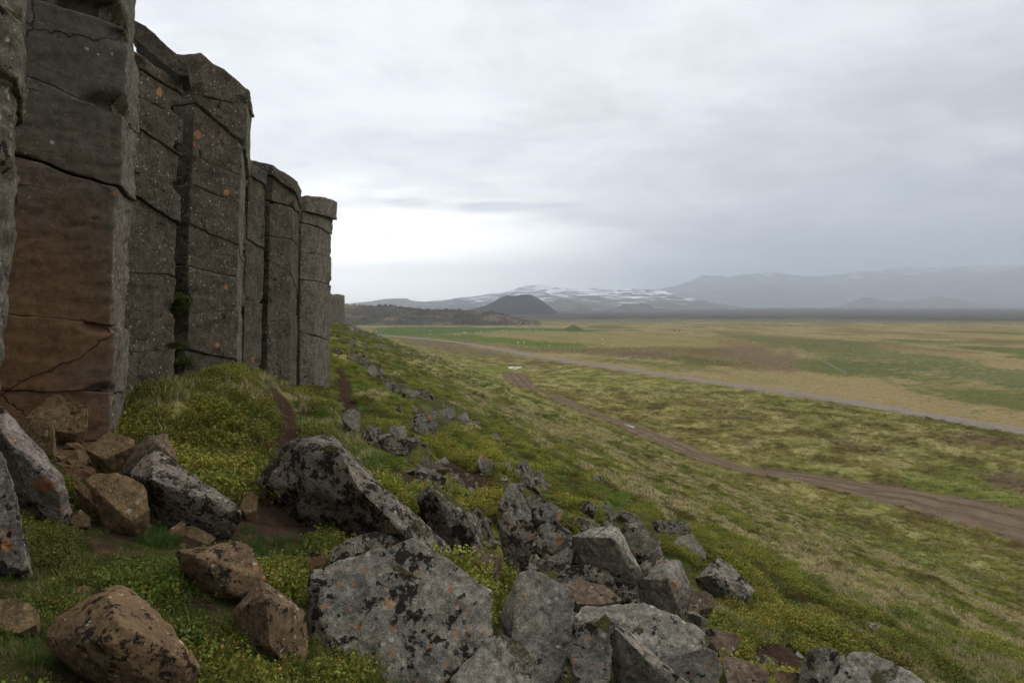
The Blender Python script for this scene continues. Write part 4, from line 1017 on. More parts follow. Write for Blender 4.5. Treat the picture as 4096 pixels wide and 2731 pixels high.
rock('e', [(1200, 1410), (1260, 1240), (1520, 1178), (1570, 1270), (1650, 1370), (1500, 1460), (1300, 1460)], 'moss patched grey boulder below the pale ridged boulder', MS, 7.9, .5, .5)
rock('e', [(1380, 1190), (1600, 1090), (1820, 1065), (1900, 1085), (1960, 1200), (2040, 1350), (2160, 1580), (2060, 1640), (1800, 1480), (1560, 1270)], 'tall pale ridged boulder with one orange patch in the boulder field', GP, 8.3, .45, .5, 5, inner=[(1830, 1200, -.2)])
rock('e', [(1580, 1285), (1650, 1250), (1730, 1270), (1850, 1350), (2000, 1480), (1990, 1640), (1880, 1640), (1740, 1500), (1600, 1380)], 'speckled rock below the pale ridged boulder', DK, 7.8, .45, .5)
rock('f', [(895, 480), (960, 370), (1170, 308), (1280, 308), (1450, 378), (1545, 460), (1575, 610), (1450, 590), (1250, 530), (950, 520)], 'low black lichened rock above the soil covered flat rock', DK, 7.45, .4, .5)
rock('f', [(1000, 520), (1170, 468), (1300, 500), (1480, 550), (1625, 690), (1400, 740), (1130, 730), (1110, 600)], 'flat brown rock with soil and dry moss on top', BW, 6.95, 1.0, .4)
rock('f', [(1570, 570), (1690, 448), (1780, 470), (1880, 580), (1945, 720), (1800, 750), (1620, 700)], 'dark rock in the shade above the wide flat slab', DK, 7.35, .4, .5)
rock('g', [(380, 965), (560, 840), (690, 758), (850, 758), (900, 830), (940, 930), (985, 1100), (870, 1380), (780, 1360), (560, 1270), (510, 1100)], 'tall grey rock with an orange streak at the right of the boulder field', OR_, 8.6, .3, .6, 5, inner=[(720, 980, -.2)])
rock('g', [(1000, 970), (1150, 910), (1200, 800), (1260, 738), (1310, 780), (1450, 870), (1560, 990), (1655, 1105), (1560, 1195), (1400, 1190), (1200, 1060)], 'rightmost rock of the boulder field with a pointed mossy top', G_, 10.2, .5, .5, 5, inner=[(1170, 930, -.1)])
rock('g', [(870, 1200), (960, 1090), (1130, 1100), (1200, 1140), (1225, 1270), (1100, 1310), (900, 1350)], 'brown turf covered rock beside the orange streaked one', BW, 9.1, .5)
rock('g', [(220, 440), (330, 420), (560, 450), (640, 560), (642, 650), (480, 730), (350, 690)], 'brown mossed block behind the pale ridged boulder', MS, 9.6, .45, .6)
rock('g', [(545, 370), (600, 333), (820, 350), (900, 350), (978, 410), (960, 495), (880, 490), (640, 470)], 'long grey block on the crest above the grassy slope', MS, 11.2, .4, .5)
rock('g', [(770, 590), (860, 510), (970, 483), (1050, 570), (1135, 680), (1135, 760), (1060, 750), (920, 650)], 'rounded pale grey rock on the crest of the slope', GP, 10.4, .4, .6)
rock('e', [(1435, 895), (1530, 800), (1570, 800), (1665, 860), (1610, 915)], 'dark pointed rock at the back of the boulder field', MS, 13.2, .4)
rock('e', [(1615, 915), (1750, 813), (1810, 870), (1895, 945), (1890, 1010), (1760, 980)], 'grey rock with a sharp tip behind the pale ridged boulder', G_, 12.1, .4)
rock('e', [(1885, 930), (1930, 900), (2000, 930), (2080, 950), (2165, 1060), (2100, 1110), (1980, 1010)], 'low grey rock in the row along the crest', G_, 11.6, .45)
rock('e', [(1705, 1045), (1750, 1005), (1840, 1050), (1800, 1090)], 'small grey stone half hidden by heather behind the pale ridged boulder', GP, 10.8, .4, .6, 3)
rock('g', [(430, 810), (500, 763), (560, 790), (540, 855), (460, 880)], 'small grey stone between two mossy boulders', G_, 9.2, .4, .6, 3)
# the middle distance, standing on the slope
for reg_, p, lb, mt in (
    ('e', [(380, 380), (430, 320), (490, 350), (580, 400), (605, 485), (520, 500), (430, 500)], 'left rock of a group of three on the slope', GP), ('e', [(590, 400), (730, 395), (775, 515), (640, 510)], 'middle rock of the group of three on the slope', GP),
    ('e', [(755, 475), (830, 400), (900, 355), (930, 390), (980, 505), (900, 580), (800, 550)], 'orange spotted rock at the right of the group of three', OR_), ('e', [(900, 575), (970, 513), (1010, 520), (1075, 635), (950, 635)], 'small rock leaning on the orange spotted one', OR_),
    ('e', [(830, 640), (850, 570), (885, 700), (870, 720)], 'narrow grey stone behind the leaning orange lichened rock', G_), ('e', [(960, 700), (1040, 640), (1090, 770), (1020, 760)], 'grey stone in heather right of the leaning orange lichened rock', G_),
    ('e', [(540, 120), (590, 72), (630, 130), (668, 198), (620, 175)], 'lone pointed grey stone out on the green slope', GP), ('e', [(1590, 535), (1660, 535), (1752, 552), (1748, 622), (1650, 590)], 'lone flat grey slab on the green slope', G_),
    ('e', [(1800, 650), (1815, 630), (1830, 670), (1812, 680)], 'tiny grey stone below the lone flat slab', G_), ('e', [(715, 275), (760, 275), (812, 320), (800, 342), (750, 315)], 'low brown grey stone on the upper green slope', BW),
    ('j', [(1040, 490), (1110, 410), (1255, 408), (1345, 520), (1300, 605), (1240, 645), (1080, 595)], 'big rounded grey boulder on the slope with one orange dot', G_), ('j', [(1345, 375), (1510, 332), (1532, 440), (1450, 475), (1370, 435)], 'layered grey block above the big rounded boulder', GP),
    ('j', [(1245, 400), (1320, 352), (1348, 440), (1310, 468), (1270, 440)], 'grey stone between the layered block and the big rounded boulder', G_), ('j', [(1530, 445), (1640, 383), (1682, 490), (1600, 500)], 'grey wedge right of the layered block', GP),
    ('j', [(1690, 480), (1740, 465), (1800, 505), (1760, 525)], 'small stone at the right end of the layered block group', G_), ('j', [(1430, 520), (1450, 498), (1510, 545), (1470, 552)], 'small stone in front of the grey wedge', G_), ('j', [(1660, 535), (1740, 525), (1730, 560), (1670, 560)], 'flat little stone below the grey wedge', G_),
    ('j', [(300, 450), (370, 360), (440, 348), (515, 405), (512, 500), (490, 610), (400, 560), (340, 480)], 'upright grey rock with a bright top beside the far footpath', GP), ('j', [(385, 600), (470, 560), (535, 700), (460, 680)], 'reddish grey rock leaning below the bright topped one', BW),
    ('j', [(590, 570), (710, 553), (700, 745), (570, 740), (530, 650)], 'dark square block below the bright topped rock', VI), ('j', [(820, 570), (860, 540), (985, 530), (1015, 685), (900, 680), (830, 600)], 'grey block with a mossy top right of the dark square block', GP),
    ('j', [(715, 750), (790, 640), (900, 660), (1040, 690), (1072, 765), (985, 865), (850, 830)], 'black and grey rock below the mossy topped block', DK), ('j', [(1085, 755), (1200, 703), (1255, 800), (1325, 935), (1150, 910)], 'dark pyramid shaped rock on the slope', DK),
    ('j', [(1140, 920), (1200, 900), (1390, 965), (1480, 1000), (1250, 1010)], 'low brownish ledge below the pyramid shaped rock', BW), ('j', [(1440, 1050), (1490, 1030), (1625, 1130), (1560, 1140), (1460, 1090)], 'flat reddish stone by the trodden soil in the boulder field', BW),
    ('j', [(1680, 1100), (1695, 1070), (1720, 1105), (1700, 1130)], 'little upright tan stone on trodden soil', TN), ('j', [(1415, 690), (1450, 673), (1475, 690), (1440, 708)], 'small grey stone in the green below the big rounded boulder', G_),
    ('j', [(245, 300), (275, 280), (352, 355), (330, 370), (290, 345)], 'thin grey stone left of the far footpath', GP), ('j', [(885, 360), (930, 330), (960, 370), (920, 395)], 'dark stone in heather above the mossy topped block', DK),
    ('j', [(770, 90), (840, 40), (885, 105), (820, 165), (785, 145)], 'cracked grey rock at the top of the stone row', G_), ('j', [(815, 165), (900, 100), (960, 150), (900, 185)], 'grey slab second in the stone row', G_),
    ('j', [(945, 155), (1050, 148), (1122, 210), (1085, 245), (980, 225)], 'pale rounded rock third in the stone row', GP), ('j', [(1110, 175), (1150, 135), (1290, 200), (1308, 262), (1180, 225)], 'dark topped rock above the stone row', MS),
    ('j', [(1140, 260), (1240, 223), (1295, 315), (1200, 300)], 'grey rock fourth in the stone row', G_), ('j', [(1325, 275), (1390, 263), (1425, 322), (1350, 318)], 'grey rock at the lower end of the stone row', G_),
    ('j', [(1075, 380), (1100, 333), (1122, 395)], 'small pale stone standing on edge above the big rounded boulder', GP), ('j', [(1120, 375), (1150, 323), (1182, 358), (1150, 395)], 'small tan grey stone beside the pale one standing on edge', BW),
    ('i', [(355, 745), (400, 700), (470, 715), (522, 762), (490, 810)], 'grey rock at the upper start of the stone row', G_), ('i', [(500, 805), (590, 758), (642, 800), (580, 860)], 'craggy grey rock below the start of the stone row', G_),
    ('i', [(575, 855), (650, 810), (722, 915), (650, 955), (600, 915)], 'pale smooth rock in the upper stone row', GP), ('i', [(705, 880), (735, 850), (775, 925), (740, 930)], 'thin leaning stone beside the pale smooth rock', GP),
    ('i', [(700, 935), (760, 925), (800, 985), (760, 1000)], 'dark stone joining the two halves of the stone row', DK), ('i', [(215, 690), (270, 633), (325, 690), (265, 712)], 'dark rock just right of the last tall column', DK),
    ('i', [(270, 555), (320, 523), (375, 575), (300, 582)], 'grey rock on the upper slope right of the last tall column', G_), ('i', [(365, 585), (420, 550), (465, 605), (410, 635)], 'long grey rock beside another on the upper slope', G_),
    ('i', [(375, 660), (430, 655), (445, 690), (390, 685)], 'small grey stone on the upper slope', G_), ('i', [(535, 635), (580, 608), (597, 630), (590, 650), (545, 648)], 'squarish grey stone on the upper slope', G_),
    ('i', [(645, 625), (700, 600), (770, 625), (825, 680), (720, 668)], 'long dark outcrop on the upper slope', VI), ('i', [(420, 545), (435, 505), (465, 545)], 'pointed dark stone under the far scree', DK)):
    rock(reg_, p, lb, mt, None, .45, .6, 4 if reg_ == 'e' or lb.startswith('big') else 3, group='rocks scattered over the slope')

# many small stones nobody could tell apart
stone_lib = []
for i in range(6):
    rs = np.random.default_rng(100+i); P_ = rs.normal(size=(14, 3)); P_ /= np.linalg.norm(P_, axis=1)[:, None]; P_ *= np.array((1, .8, .62))
    c_, me = rock_mesh(P_, (M_GREY, M_VIOL, M_GREYP)[i % 3], 3, 300+i, 1.4); me.name = 'stone'; stone_lib.append(me)
rs = np.random.default_rng(77)
def stones(pix, label, group, s0, s1, reg=None):
    for (u, v) in pix:
        p = hit(u, v)
        if p[1] > 900: continue
        s = rs.uniform(s0, s1)**1.0
        o = link('stone', stone_lib[rs.integers(6)], label=label, cat='stone', group=group, loc=(p[0], p[1], float(ground(p[0], p[1], 1))+.12*s))
        o.scale = (s*rs.uniform(.8, 1.3), s*rs.uniform(.8, 1.2), s*rs.uniform(.6, .95)); o.rotation_euler = (rs.normal(0, .25), rs.normal(0, .25), rs.uniform(0, 6.3))
def inside(reg, poly, n):
    P_ = np.array([Z(reg, *p) for p in poly]); out = []
    while len(out) < n:
        q = rs.uniform(P_.min(0), P_.max(0))
        if inpoly(np.array([q[0]]), np.array([q[1]]), P_)[0]: out.append(q)
    return out
stones(inside('i', [(230, 400), (310, 370), (420, 400), (520, 380), (640, 460), (760, 520), (830, 590), (760, 580), (600, 520), (420, 500), (300, 440)], 44), 'grey stone of the scree below the far cliff', 'scree stones below the far cliff', .45, 1.5)
stones(inside('i', [(830, 600), (1000, 620), (1500, 780), (1470, 810), (1150, 800), (900, 680)], 18), 'grey stone scattered where the slope runs out by the road', 'stones at the foot of the far slope', .35, 1.1)
stones([Z('i', *p) for p in [(835, 940), (900, 945), (1115, 942), (1320, 938), (1478, 962), (1620, 1000), (1682, 1000), (1738, 1042), (1800, 972), (1215, 1055), (1440, 1085), (1475, 1118), (1565, 1092), (1560, 1155), (1640, 1190), (1515, 1215), (1600, 850), (1480, 875), (1350, 1100), (1280, 860), (960, 715), (920, 660), (985, 640), (1355, 710), (1470, 708), (1160, 700), (790, 710)]], 'small grey stone lying in the grass of the middle slope', 'small stones on the middle slope', .28, .62)
stones([Z('e', *p) for p in [(1895, 300), (1970, 125), (2090, 290), (870, 205), (1010, 225), (1450, 485), (1340, 490), (2050, 800)]] + [Z('h', *p) for p in [(1980, 400), (1390, 975), (1920, 1075), (2080, 1090), (2200, 1105), (2220, 190)]] +
       [Z('g', *p) for p in [(720, 255), (2040, 260), (1285, 380), (1785, 350), (350, 145)]] + [Z('m', *p) for p in [(1200, 1445), (1170, 1355), (1400, 1330), (1460, 1535), (220, 1230), (1030, 1190)]] +
       [Z('o', *p) for p in [(540, 1262), (745, 1320), (555, 1030), (1485, 1105), (95, 1060)]], 'small grey stone in the grass of the lower slope', 'small stones on the lower slope', .16, .36)
rub_lib = []
for i in range(8):
    r2 = np.random.default_rng(200+i); P_ = r2.uniform(-1, 1, size=(9, 3))*np.array((1, .8, .7))
    c_, me = rock_mesh(P_, (M_GREY, M_DARK, M_MOSSY, M_GREYP, M_DARK, M_BROWN, M_TAN, M_TANB)[i], 3, 400+i, 1.0, chips=5); me.name = 'stone'; rub_lib.append(me)
def rubble(reg, poly, n, s0, s1, label, group, kinds):
    for (u, v) in inside(reg, poly, n):
        p = hit(u, min(v, 2725)); p[2] = float(ground(p[0], p[1], 1)); s = s0*(s1/s0)**(rs.random()**1.6)
        o = link('stone', rub_lib[kinds[rs.integers(len(kinds))]], label=label, cat='stone', group=group, loc=(p[0], p[1], p[2]+.30*s))
        o.scale = (s*rs.uniform(.8, 1.3), s*rs.uniform(.8, 1.2), s*rs.uniform(.6, 1.0)); o.rotation_euler = (rs.normal(0, .5), rs.normal(0, .5), rs.uniform(0, 6.3))
        FOOTS.append((p[0], p[1], s*.8, s, .5))
rubble('e', [(0, 900), (600, 640), (1100, 700), (1300, 1000), (2100, 1100), (2300, 1568), (700, 1568), (300, 1300)], 50, .20, .52, 'broken dark rock wedged between the boulders of the pile', 'broken rocks in the boulder pile', (0, 1, 2, 1, 4))
rubble('f', [(600, 300), (1700, 350), (2352, 900), (2700, 1300), (2300, 1560), (1000, 1568), (1000, 700)], 38, .16, .40, 'broken grey rock lodged low down between the front boulders', 'broken rocks between the front boulders', (0, 1, 3, 4, 2))
rubble('a', [(560, 480), (1000, 450), (1340, 780), (1500, 1000), (1000, 1000), (640, 820)], 16, .05, .16, 'small tan rubble stone at the foot of the rust stained column', 'tan rubble by the column foot', (6, 6, 5))
rubble('k', [(900, 430), (1650, 420), (1700, 560), (1250, 640), (1000, 560)], 10, .04, .11, 'little tan stone on the trodden soil at the left', 'little stones on the trodden soil', (6, 7))
rubble('j', [(700, 60), (1000, 120), (1400, 260), (1800, 500), (1500, 560), (1100, 440), (800, 200)], 22, .16, .5, 'grey stone between the larger rocks of the stone row', 'stones along the stone row', (0, 3, 1, 2))
rubble('j', [(500, 520), (900, 560), (1350, 900), (1500, 1050), (1200, 1150), (700, 800)], 14, .14, .4, 'dark stone in the heather below the bright topped rock', 'stones in the heather', (1, 2, 0))
rubble('i', [(180, 520), (480, 540), (760, 640), (820, 720), (560, 780), (250, 720)], 18, .2, .7, 'grey stone on the upper slope below the far scree', 'stones on the upper slope', (0, 3, 1))
rubble('h', [(300, 1200), (700, 1150), (1400, 1300), (1500, 1560), (300, 1560)], 10, .08, .22, 'small brown stone on the soil near the bottom edge', 'small stones near the bottom edge', (5, 6, 0))
# loose stones on the column tops and the slab bridging two of them
for p, D, lb in (([(300, 85), (306, 40), (318, 45), (345, 65), (390, 105), (436, 150), (434, 176), (414, 178), (370, 132)], 15.7, 'slanting slab bridging the tops of two columns'), ([(542, 352), (545, 344), (556, 346), (559, 354), (552, 360), (545, 360)], 22.3, 'round stone lying on top of the recessed column'), ([(556, 366), (562, 359), (572, 360), (579, 370), (575, 377), (564, 376)], 23.5, 'pale stone on the slim column, next to the round one'),
                 ([(564, 386), (566, 377), (586, 379), (596, 386), (603, 391), (570, 391)], 24.2, 'flat slab stone on top of the slim column'), ([(684, 456), (700, 450), (724, 456), (722, 472), (700, 478), (686, 474)], 32.2, 'rounded loose block on the last tall column'), ([(722, 468), (738, 463), (761, 466), (760, 478), (752, 490), (735, 482)], 32.9, 'loose block jutting out from the top of the last tall column')):
    up = [Z('v', *q_) for q_ in p]; P_ = []
    for (u, v) in up:
        a, b = ray(u, v); dd_ = .7 if u < 900 and D > 20 else 1.0; P_ += [(a*D, D, b*D), (a*D-.35*dd_, D+dd_, b*D)]
    c_, me = rock_mesh(P_, M_GREYP if 'pale' in lb else M_COL, 4, int(p[0][0]), .8)
    link('stone', me, loc=c_, label=lb, cat='stone', group='loose rocks on the column tops')
print('rocks', NROCK)
# ------------------------------------------------------------------ plants (ground cover nobody could count)
LIB = {}
def lib(name, meshes):
    c = bpy.data.collections.new(name)
    for i, me in enumerate(meshes):
        o = bpy.data.objects.new('%s_%02d' % (name, i), me); c.objects.link(o)
    LIB[name] = c

def leafclump(seed, nst, nleaf, R, H, ll, six=True, red=.15, stemw=.0016, droop=.5):
    """woody stems with small oval leaves"""
    rs = np.random.default_rng(seed); V, Q, C = [], [], []
    def quad(p):
        b = len(V); V.extend(p); Q.append((b, b+1, b+2, b+3))
    for s in range(nst):
        a = rs.uniform(0, 6.28); r0 = R*.55*math.sqrt(rs.random()); base = np.array((math.cos(a)*r0, math.sin(a)*r0, -.03))
        h = H*rs.uniform(.55, 1.05)*(1-.35*(r0/R)**2); out = np.array((math.cos(a), math.sin(a), 0))*R*rs.uniform(.1, .55) + rs.normal(0, .15*R, 3)*(1, 1, 0)
        tip = base+out+np.array((0, 0, h))
        side = np.cross(tip-base, rs.normal(size=3)); side /= np.linalg.norm(side)+1e-9
        quad([base-side*stemw, base+side*stemw, tip+side*stemw*.5, tip-side*stemw*.5]); C += [(.55, .35, .25)]*4
        redtip = rs.random() < red
        for k_ in range(nleaf):
            t = .25+.75*(k_+rs.random())/nleaf; p = base+(tip-base)*t + rs.normal(0, .10*R, 3)*.5
            n = rs.normal(size=3)*.75+np.array((0, 0, .9)); n /= np.linalg.norm(n)
            d = np.cross(n, rs.normal(size=3)); d /= np.linalg.norm(d); d = d+np.array((0, 0, .25)); d /= np.linalg.norm(d)
            e = np.cross(n, d); l = ll*rs.uniform(.7, 1.25); w_ = l*.30
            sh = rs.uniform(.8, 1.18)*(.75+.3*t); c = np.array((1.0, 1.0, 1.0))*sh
            if redtip and t > .7: c = c*np.array((1.4, .85, .6))
            else: c = c*np.array((rs.uniform(.8, 1.25), 1, rs.uniform(.7, 1.1)))
            b = len(V)
            if six:
                V.extend([p, p+d*l*.33+e*w_, p+d*l*.72+e*w_*.85, p+d*l, p+d*l*.72-e*w_*.85, p+d*l*.33-e*w_]); Q.append((b, b+1, b+4, b+5)); Q.append((b+1, b+2, b+3, b+4)); C += [tuple(c)]*6
            else:
                V.extend([p, p+d*l*.5+e*w_*1.2, p+d*l, p+d*l*.5-e*w_*1.2]); Q.append((b, b+1, b+2, b+3)); C += [tuple(c)]*4
    return mesh_np('clump', np.array(V), np.array(Q), [M_LEAF], False, np.array(C))

def grassclump(seed, nb, R, H, wd, seg=3, bend=.6):
    rs = np.random.default_rng(seed); V, Q, C = [], [], []
    for b_ in range(nb):
        a = rs.uniform(0, 6.28); r0 = R*math.sqrt(rs.random()); p = np.array((math.cos(a)*r0, math.sin(a)*r0, -.02))
        dr = rs.uniform(0, 6.28); dv = np.array((math.cos(dr), math.sin(dr), 0)); h = H*rs.uniform(.5, 1.15); bn = bend*h*rs.uniform(.15, 1.2)
        sd = np.array((-dv[1], dv[0], 0))*wd*rs.uniform(.7, 1.2)
        dry = rs.random() < .22; c0 = np.array((1, 1, 1))*rs.uniform(.7, 1.25)
        if dry: c0 = c0*np.array((2.3, 1.75, 2.2))
        b = len(V)
        for s in range(seg+1):
            t = s/seg; q = p+np.array((0, 0, h*(t-.28*t*t*bn/h)))+dv*bn*t*t; w_ = 1-.93*t**1.5
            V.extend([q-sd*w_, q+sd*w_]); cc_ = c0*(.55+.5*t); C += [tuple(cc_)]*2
        for s in range(seg): Q.append((b+2*s, b+2*s+1, b+2*s+3, b+2*s+2))
    return mesh_np('tuft', np.array(V), np.array(Q), [M_BLADE], False, np.array(C))

lib('bilberry_near', [leafclump(i, 13, 11, .13, .17, .021, True, .14) for i in range(5)])
lib('heath_mid', [leafclump(20+i, 24, 8, .20, .17, .032, False, .05, .003) for i in range(5)])
lib('heath_far', [leafclump(40+i, 34, 8, .46, .20, .055, False, .03, .006) for i in range(4)])
lib('grass_near', [grassclump(60+i, 34, .09, .165, .0022, 4, .8) for i in range(4)])
lib('grass_mid', [grassclump(70+i, 36, .18, .21, .0065, 2, .8) for i in range(4)])
lib('grass_far', [grassclump(80+i, 34, .42, .26, .018, 2, .9) for i in range(4)])

def gn_tree(coll):
    t = bpy.data.node_groups.new('scatter_'+coll.name, 'GeometryNodeTree')
    t.interface.new_socket('Geometry', in_out='INPUT', socket_type='NodeSocketGeometry'); t.interface.new_socket('Geometry', in_out='OUTPUT', socket_type='NodeSocketGeometry')
    n = t.nodes; gi, go = n.new('NodeGroupInput'), n.new('NodeGroupOutput')
    io = n.new('GeometryNodeInstanceOnPoints'); ci = n.new('GeometryNodeCollectionInfo')
    ci.inputs['Collection'].default_value = coll; ci.inputs['Separate Children'].default_value = True; ci.inputs['Reset Children'].default_value = True
    def at(nm, ty):
        a = n.new('GeometryNodeInputNamedAttribute'); a.data_type = ty; a.inputs[0].default_value = nm; return a.outputs[0]
    io.inputs['Pick Instance'].default_value = True
    t.links.new(gi.outputs[0], io.inputs['Points']); t.links.new(ci.outputs[0], io.inputs['Instance'])
    t.links.new(at('idx', 'INT'), io.inputs['Instance Index']); t.links.new(at('rot', 'FLOAT_VECTOR'), io.inputs['Rotation']); t.links.new(at('scl', 'FLOAT'), io.inputs['Scale'])
    t.links.new(io.outputs[0], go.inputs[0]); return t

def scatter(name, libname, P_, scl, tint, label, cat, seed, tiltx=.15):
    rs = np.random.default_rng(seed); n = len(P_); me = bpy.data.meshes.new(name)
    me.vertices.add(n); me.vertices.foreach_set('co', P_.astype(np.float32).ravel())
    a = me.attributes.new('scl', 'FLOAT', 'POINT'); a.data.foreach_set('value', scl.astype(np.float32))
    a = me.attributes.new('idx', 'INT', 'POINT'); a.data.foreach_set('value', rs.integers(0, len(LIB[libname].objects), n).astype(np.int32))
    a = me.attributes.new('rot', 'FLOAT_VECTOR', 'POINT'); a.data.foreach_set('vector', np.stack([rs.normal(0, tiltx, n), rs.normal(0, tiltx, n), rs.uniform(0, 6.28, n)], 1).astype(np.float32).ravel())
    a = me.attributes.new('tint', 'FLOAT_COLOR', 'POINT'); c4 = np.ones((n, 4), np.float32); c4[:, :3] = tint; a.data.foreach_set('color', c4.ravel())
    o = link(name, me, label=label, cat=cat, kind='stuff')
    md = o.modifiers.new('scatter', 'NODES'); md.node_group = gn_tree(LIB[libname])
    print(name, n)

def ring(n, r0, r1, seed, th0=-36, th1=36.5):
    rs = np.random.default_rng(seed); r = np.sqrt(rs.uniform(r0*r0, r1*r1, n)); t = np.radians(rs.uniform(th0, th1, n))
    return r*np.sin(t), r*np.cos(t), rs

def lerp(a, b, t): return np.asarray(a)+(np.asarray(b)-np.asarray(a))*np.asarray(t)[:, None]

def heath_tint(g, rs, n, near=False):
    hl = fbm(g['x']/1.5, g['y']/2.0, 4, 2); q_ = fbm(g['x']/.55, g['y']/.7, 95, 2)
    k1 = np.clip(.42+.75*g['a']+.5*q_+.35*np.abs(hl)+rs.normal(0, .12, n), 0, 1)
    t = lerp((.066, .086, .015), (.155, .155, .028), k1)*(.70+.6*np.clip(np.abs(hl)*2.2, 0, 1))[:, None]  # darker in the creases between hummocks: their shade is put into the tint
    yl = sst(.2, .6, g['b']*.7+.3*g['e']+rs.normal(0, .12, n)); t = lerp(t, (.085, .150, .024), .75*yl)
    br = sst(.28, .62, -g['a']+.5*g['e']+rs.normal(0, .1, n)); t = lerp(t, (.088, .060, .024), .75*br)
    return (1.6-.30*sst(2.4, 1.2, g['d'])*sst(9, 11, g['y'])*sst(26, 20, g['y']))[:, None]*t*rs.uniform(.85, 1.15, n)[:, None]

def plant(name, libname, n, r0, r1, seed, keep, tintf, s0, s1, label, cat, th0=-36, th1=36.5):
    x, y, rs = ring(n, r0, r1, seed, th0, th1)
    c, g = ground_color(x, y); g['x'], g['y'], g['c'] = x, y, c
    p = keep(g)*(1-np.clip(g['dirt']*1.15, 0, 1))*(g['d'] > -.35)
    ok = np.ones(n)
    shr = np.ones(n)
    for fx_, fy_, fw_, ft_, fl_ in FOOTS:                  # nothing grows inside a rock or hides its foot
        dx_ = np.abs(x-fx_*y/fy_); dy_ = y-fy_
        ok[(dx_ < fw_*.95) & (dy_ > -.12) & (dy_ < ft_)] = .02
        shr[(dx_ < fw_+.02*fy_) & (dy_ <= 0) & (dy_ > -fl_)] = .38
    if r0 < 12:                                       # keep trodden soil open to view
        for k_ in (1.035, 1.07, 1.105):
            ok *= 1-.9*dirt_mask(x*k_, y*k_)
    p = p*ok*(1-.93*g['pile']); shr = shr*(1-.45*g['pile']); shr = np.where(y < 7, np.maximum(shr, .55), shr)
    m = rs.random(n) < p
    x, y = x[m], y[m]; g = {k_: v[m] for k_, v in g.items()}
    P_ = np.stack([x, y, tground(x, y)-.01], 1)
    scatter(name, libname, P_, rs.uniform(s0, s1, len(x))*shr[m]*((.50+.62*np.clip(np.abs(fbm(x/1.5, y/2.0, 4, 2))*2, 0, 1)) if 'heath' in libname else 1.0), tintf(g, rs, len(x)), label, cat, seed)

def grass_tint(g, rs, n):
    st = np.clip(g['straw']*1.1+rs.normal(0, .15, n), 0, 1); return 1.3*lerp((.075, .125, .022), (.28, .25, .125), st)*rs.uniform(.75, 1.2, n)[:, None]
grassy = lambda g: np.clip(.30+.5*fbm(g['x']/1.1, g['y']/1.1, 91, 2)+.9*g['straw'], 0, 1)
nearleaf = lambda g: sst(.32, -.08, fbm(g['x']/.8, g['y']/.8, 91, 2))
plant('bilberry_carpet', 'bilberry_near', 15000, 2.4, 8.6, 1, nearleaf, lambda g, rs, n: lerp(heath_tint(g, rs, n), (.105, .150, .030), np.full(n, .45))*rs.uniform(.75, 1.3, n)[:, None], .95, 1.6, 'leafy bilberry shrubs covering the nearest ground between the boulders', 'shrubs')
plant('grass', 'grass_near', 11000, 2.4, 9.5, 2, lambda g: np.clip(.42+.8*fbm(g['x']/.9, g['y']/.9, 91, 2), 0, 1), lambda g, rs, n: 1.45*lerp((.060, .115, .018), (.15, .155, .045), np.clip(rs.normal(.35, .3, n), 0, 1)), .9, 1.6, 'green grass growing between the nearest boulders', 'grass')
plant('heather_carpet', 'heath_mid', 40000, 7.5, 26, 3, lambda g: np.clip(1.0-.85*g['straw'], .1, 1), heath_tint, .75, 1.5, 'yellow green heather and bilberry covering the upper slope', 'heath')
plant('slope_grass', 'grass_mid', 9000, 8.5, 28, 4, grassy, grass_tint, .6, 1.2, 'grass tufts growing through the heather of the upper slope', 'grass')
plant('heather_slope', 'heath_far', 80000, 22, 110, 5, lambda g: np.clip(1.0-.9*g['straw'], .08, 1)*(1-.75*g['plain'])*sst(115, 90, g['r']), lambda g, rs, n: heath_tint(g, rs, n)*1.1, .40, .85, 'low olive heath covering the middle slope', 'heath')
plant('straw_grass', 'grass_far', 62000, 24, 130, 6, lambda g: np.clip(.04+1.1*g['straw'], 0, 1)*(1-.6*g['plain'])*sst(135, 100, g['r']), grass_tint, .35, .8, 'pale dry grass in streaks along the slope', 'grass')
plant('moor_grass', 'grass_far', 26000, 70, 260, 7, lambda g: g['plain']*np.clip(.55+.6*fbm(g['x']/4, g['y']/5, 93, 2), 0, 1)*(1-.9*(g['moor'] > .9)), lambda g, rs, n: 1.35*np.clip(g['c']*rs.uniform(.85, 1.25, n)[:, None], 0, 1), .6, 1.7, 'tussock grass on the rough ground between slope and road', 'grass')
plant('far_heath', 'heath_far', 30000, 85, 240, 14, lambda g: np.clip(.75-.6*g['straw'], 0, 1)*(1-.5*g['plain'])*(1-(g['moor'] > .9)), lambda g, rs, n: 1.75*np.clip(g['c']*rs.uniform(.7, 1.3, n)[:, None], 0, 1), 1.0, 2.3, 'low heath cushions on the lower slope and about the mud track', 'heath')
plant('dry_grass', 'grass_near', 4200, 2.6, 9.5, 15, lambda g: np.clip(.35+.9*fbm(g['x']/.7, g['y']/.7, 96, 2), 0, 1), lambda g, rs, n: np.array((.30, .25, .125))*rs.uniform(.6, 1.2, n)[:, None], .6, 1.3, 'dead straw coloured grass stems among the nearest plants', 'grass')
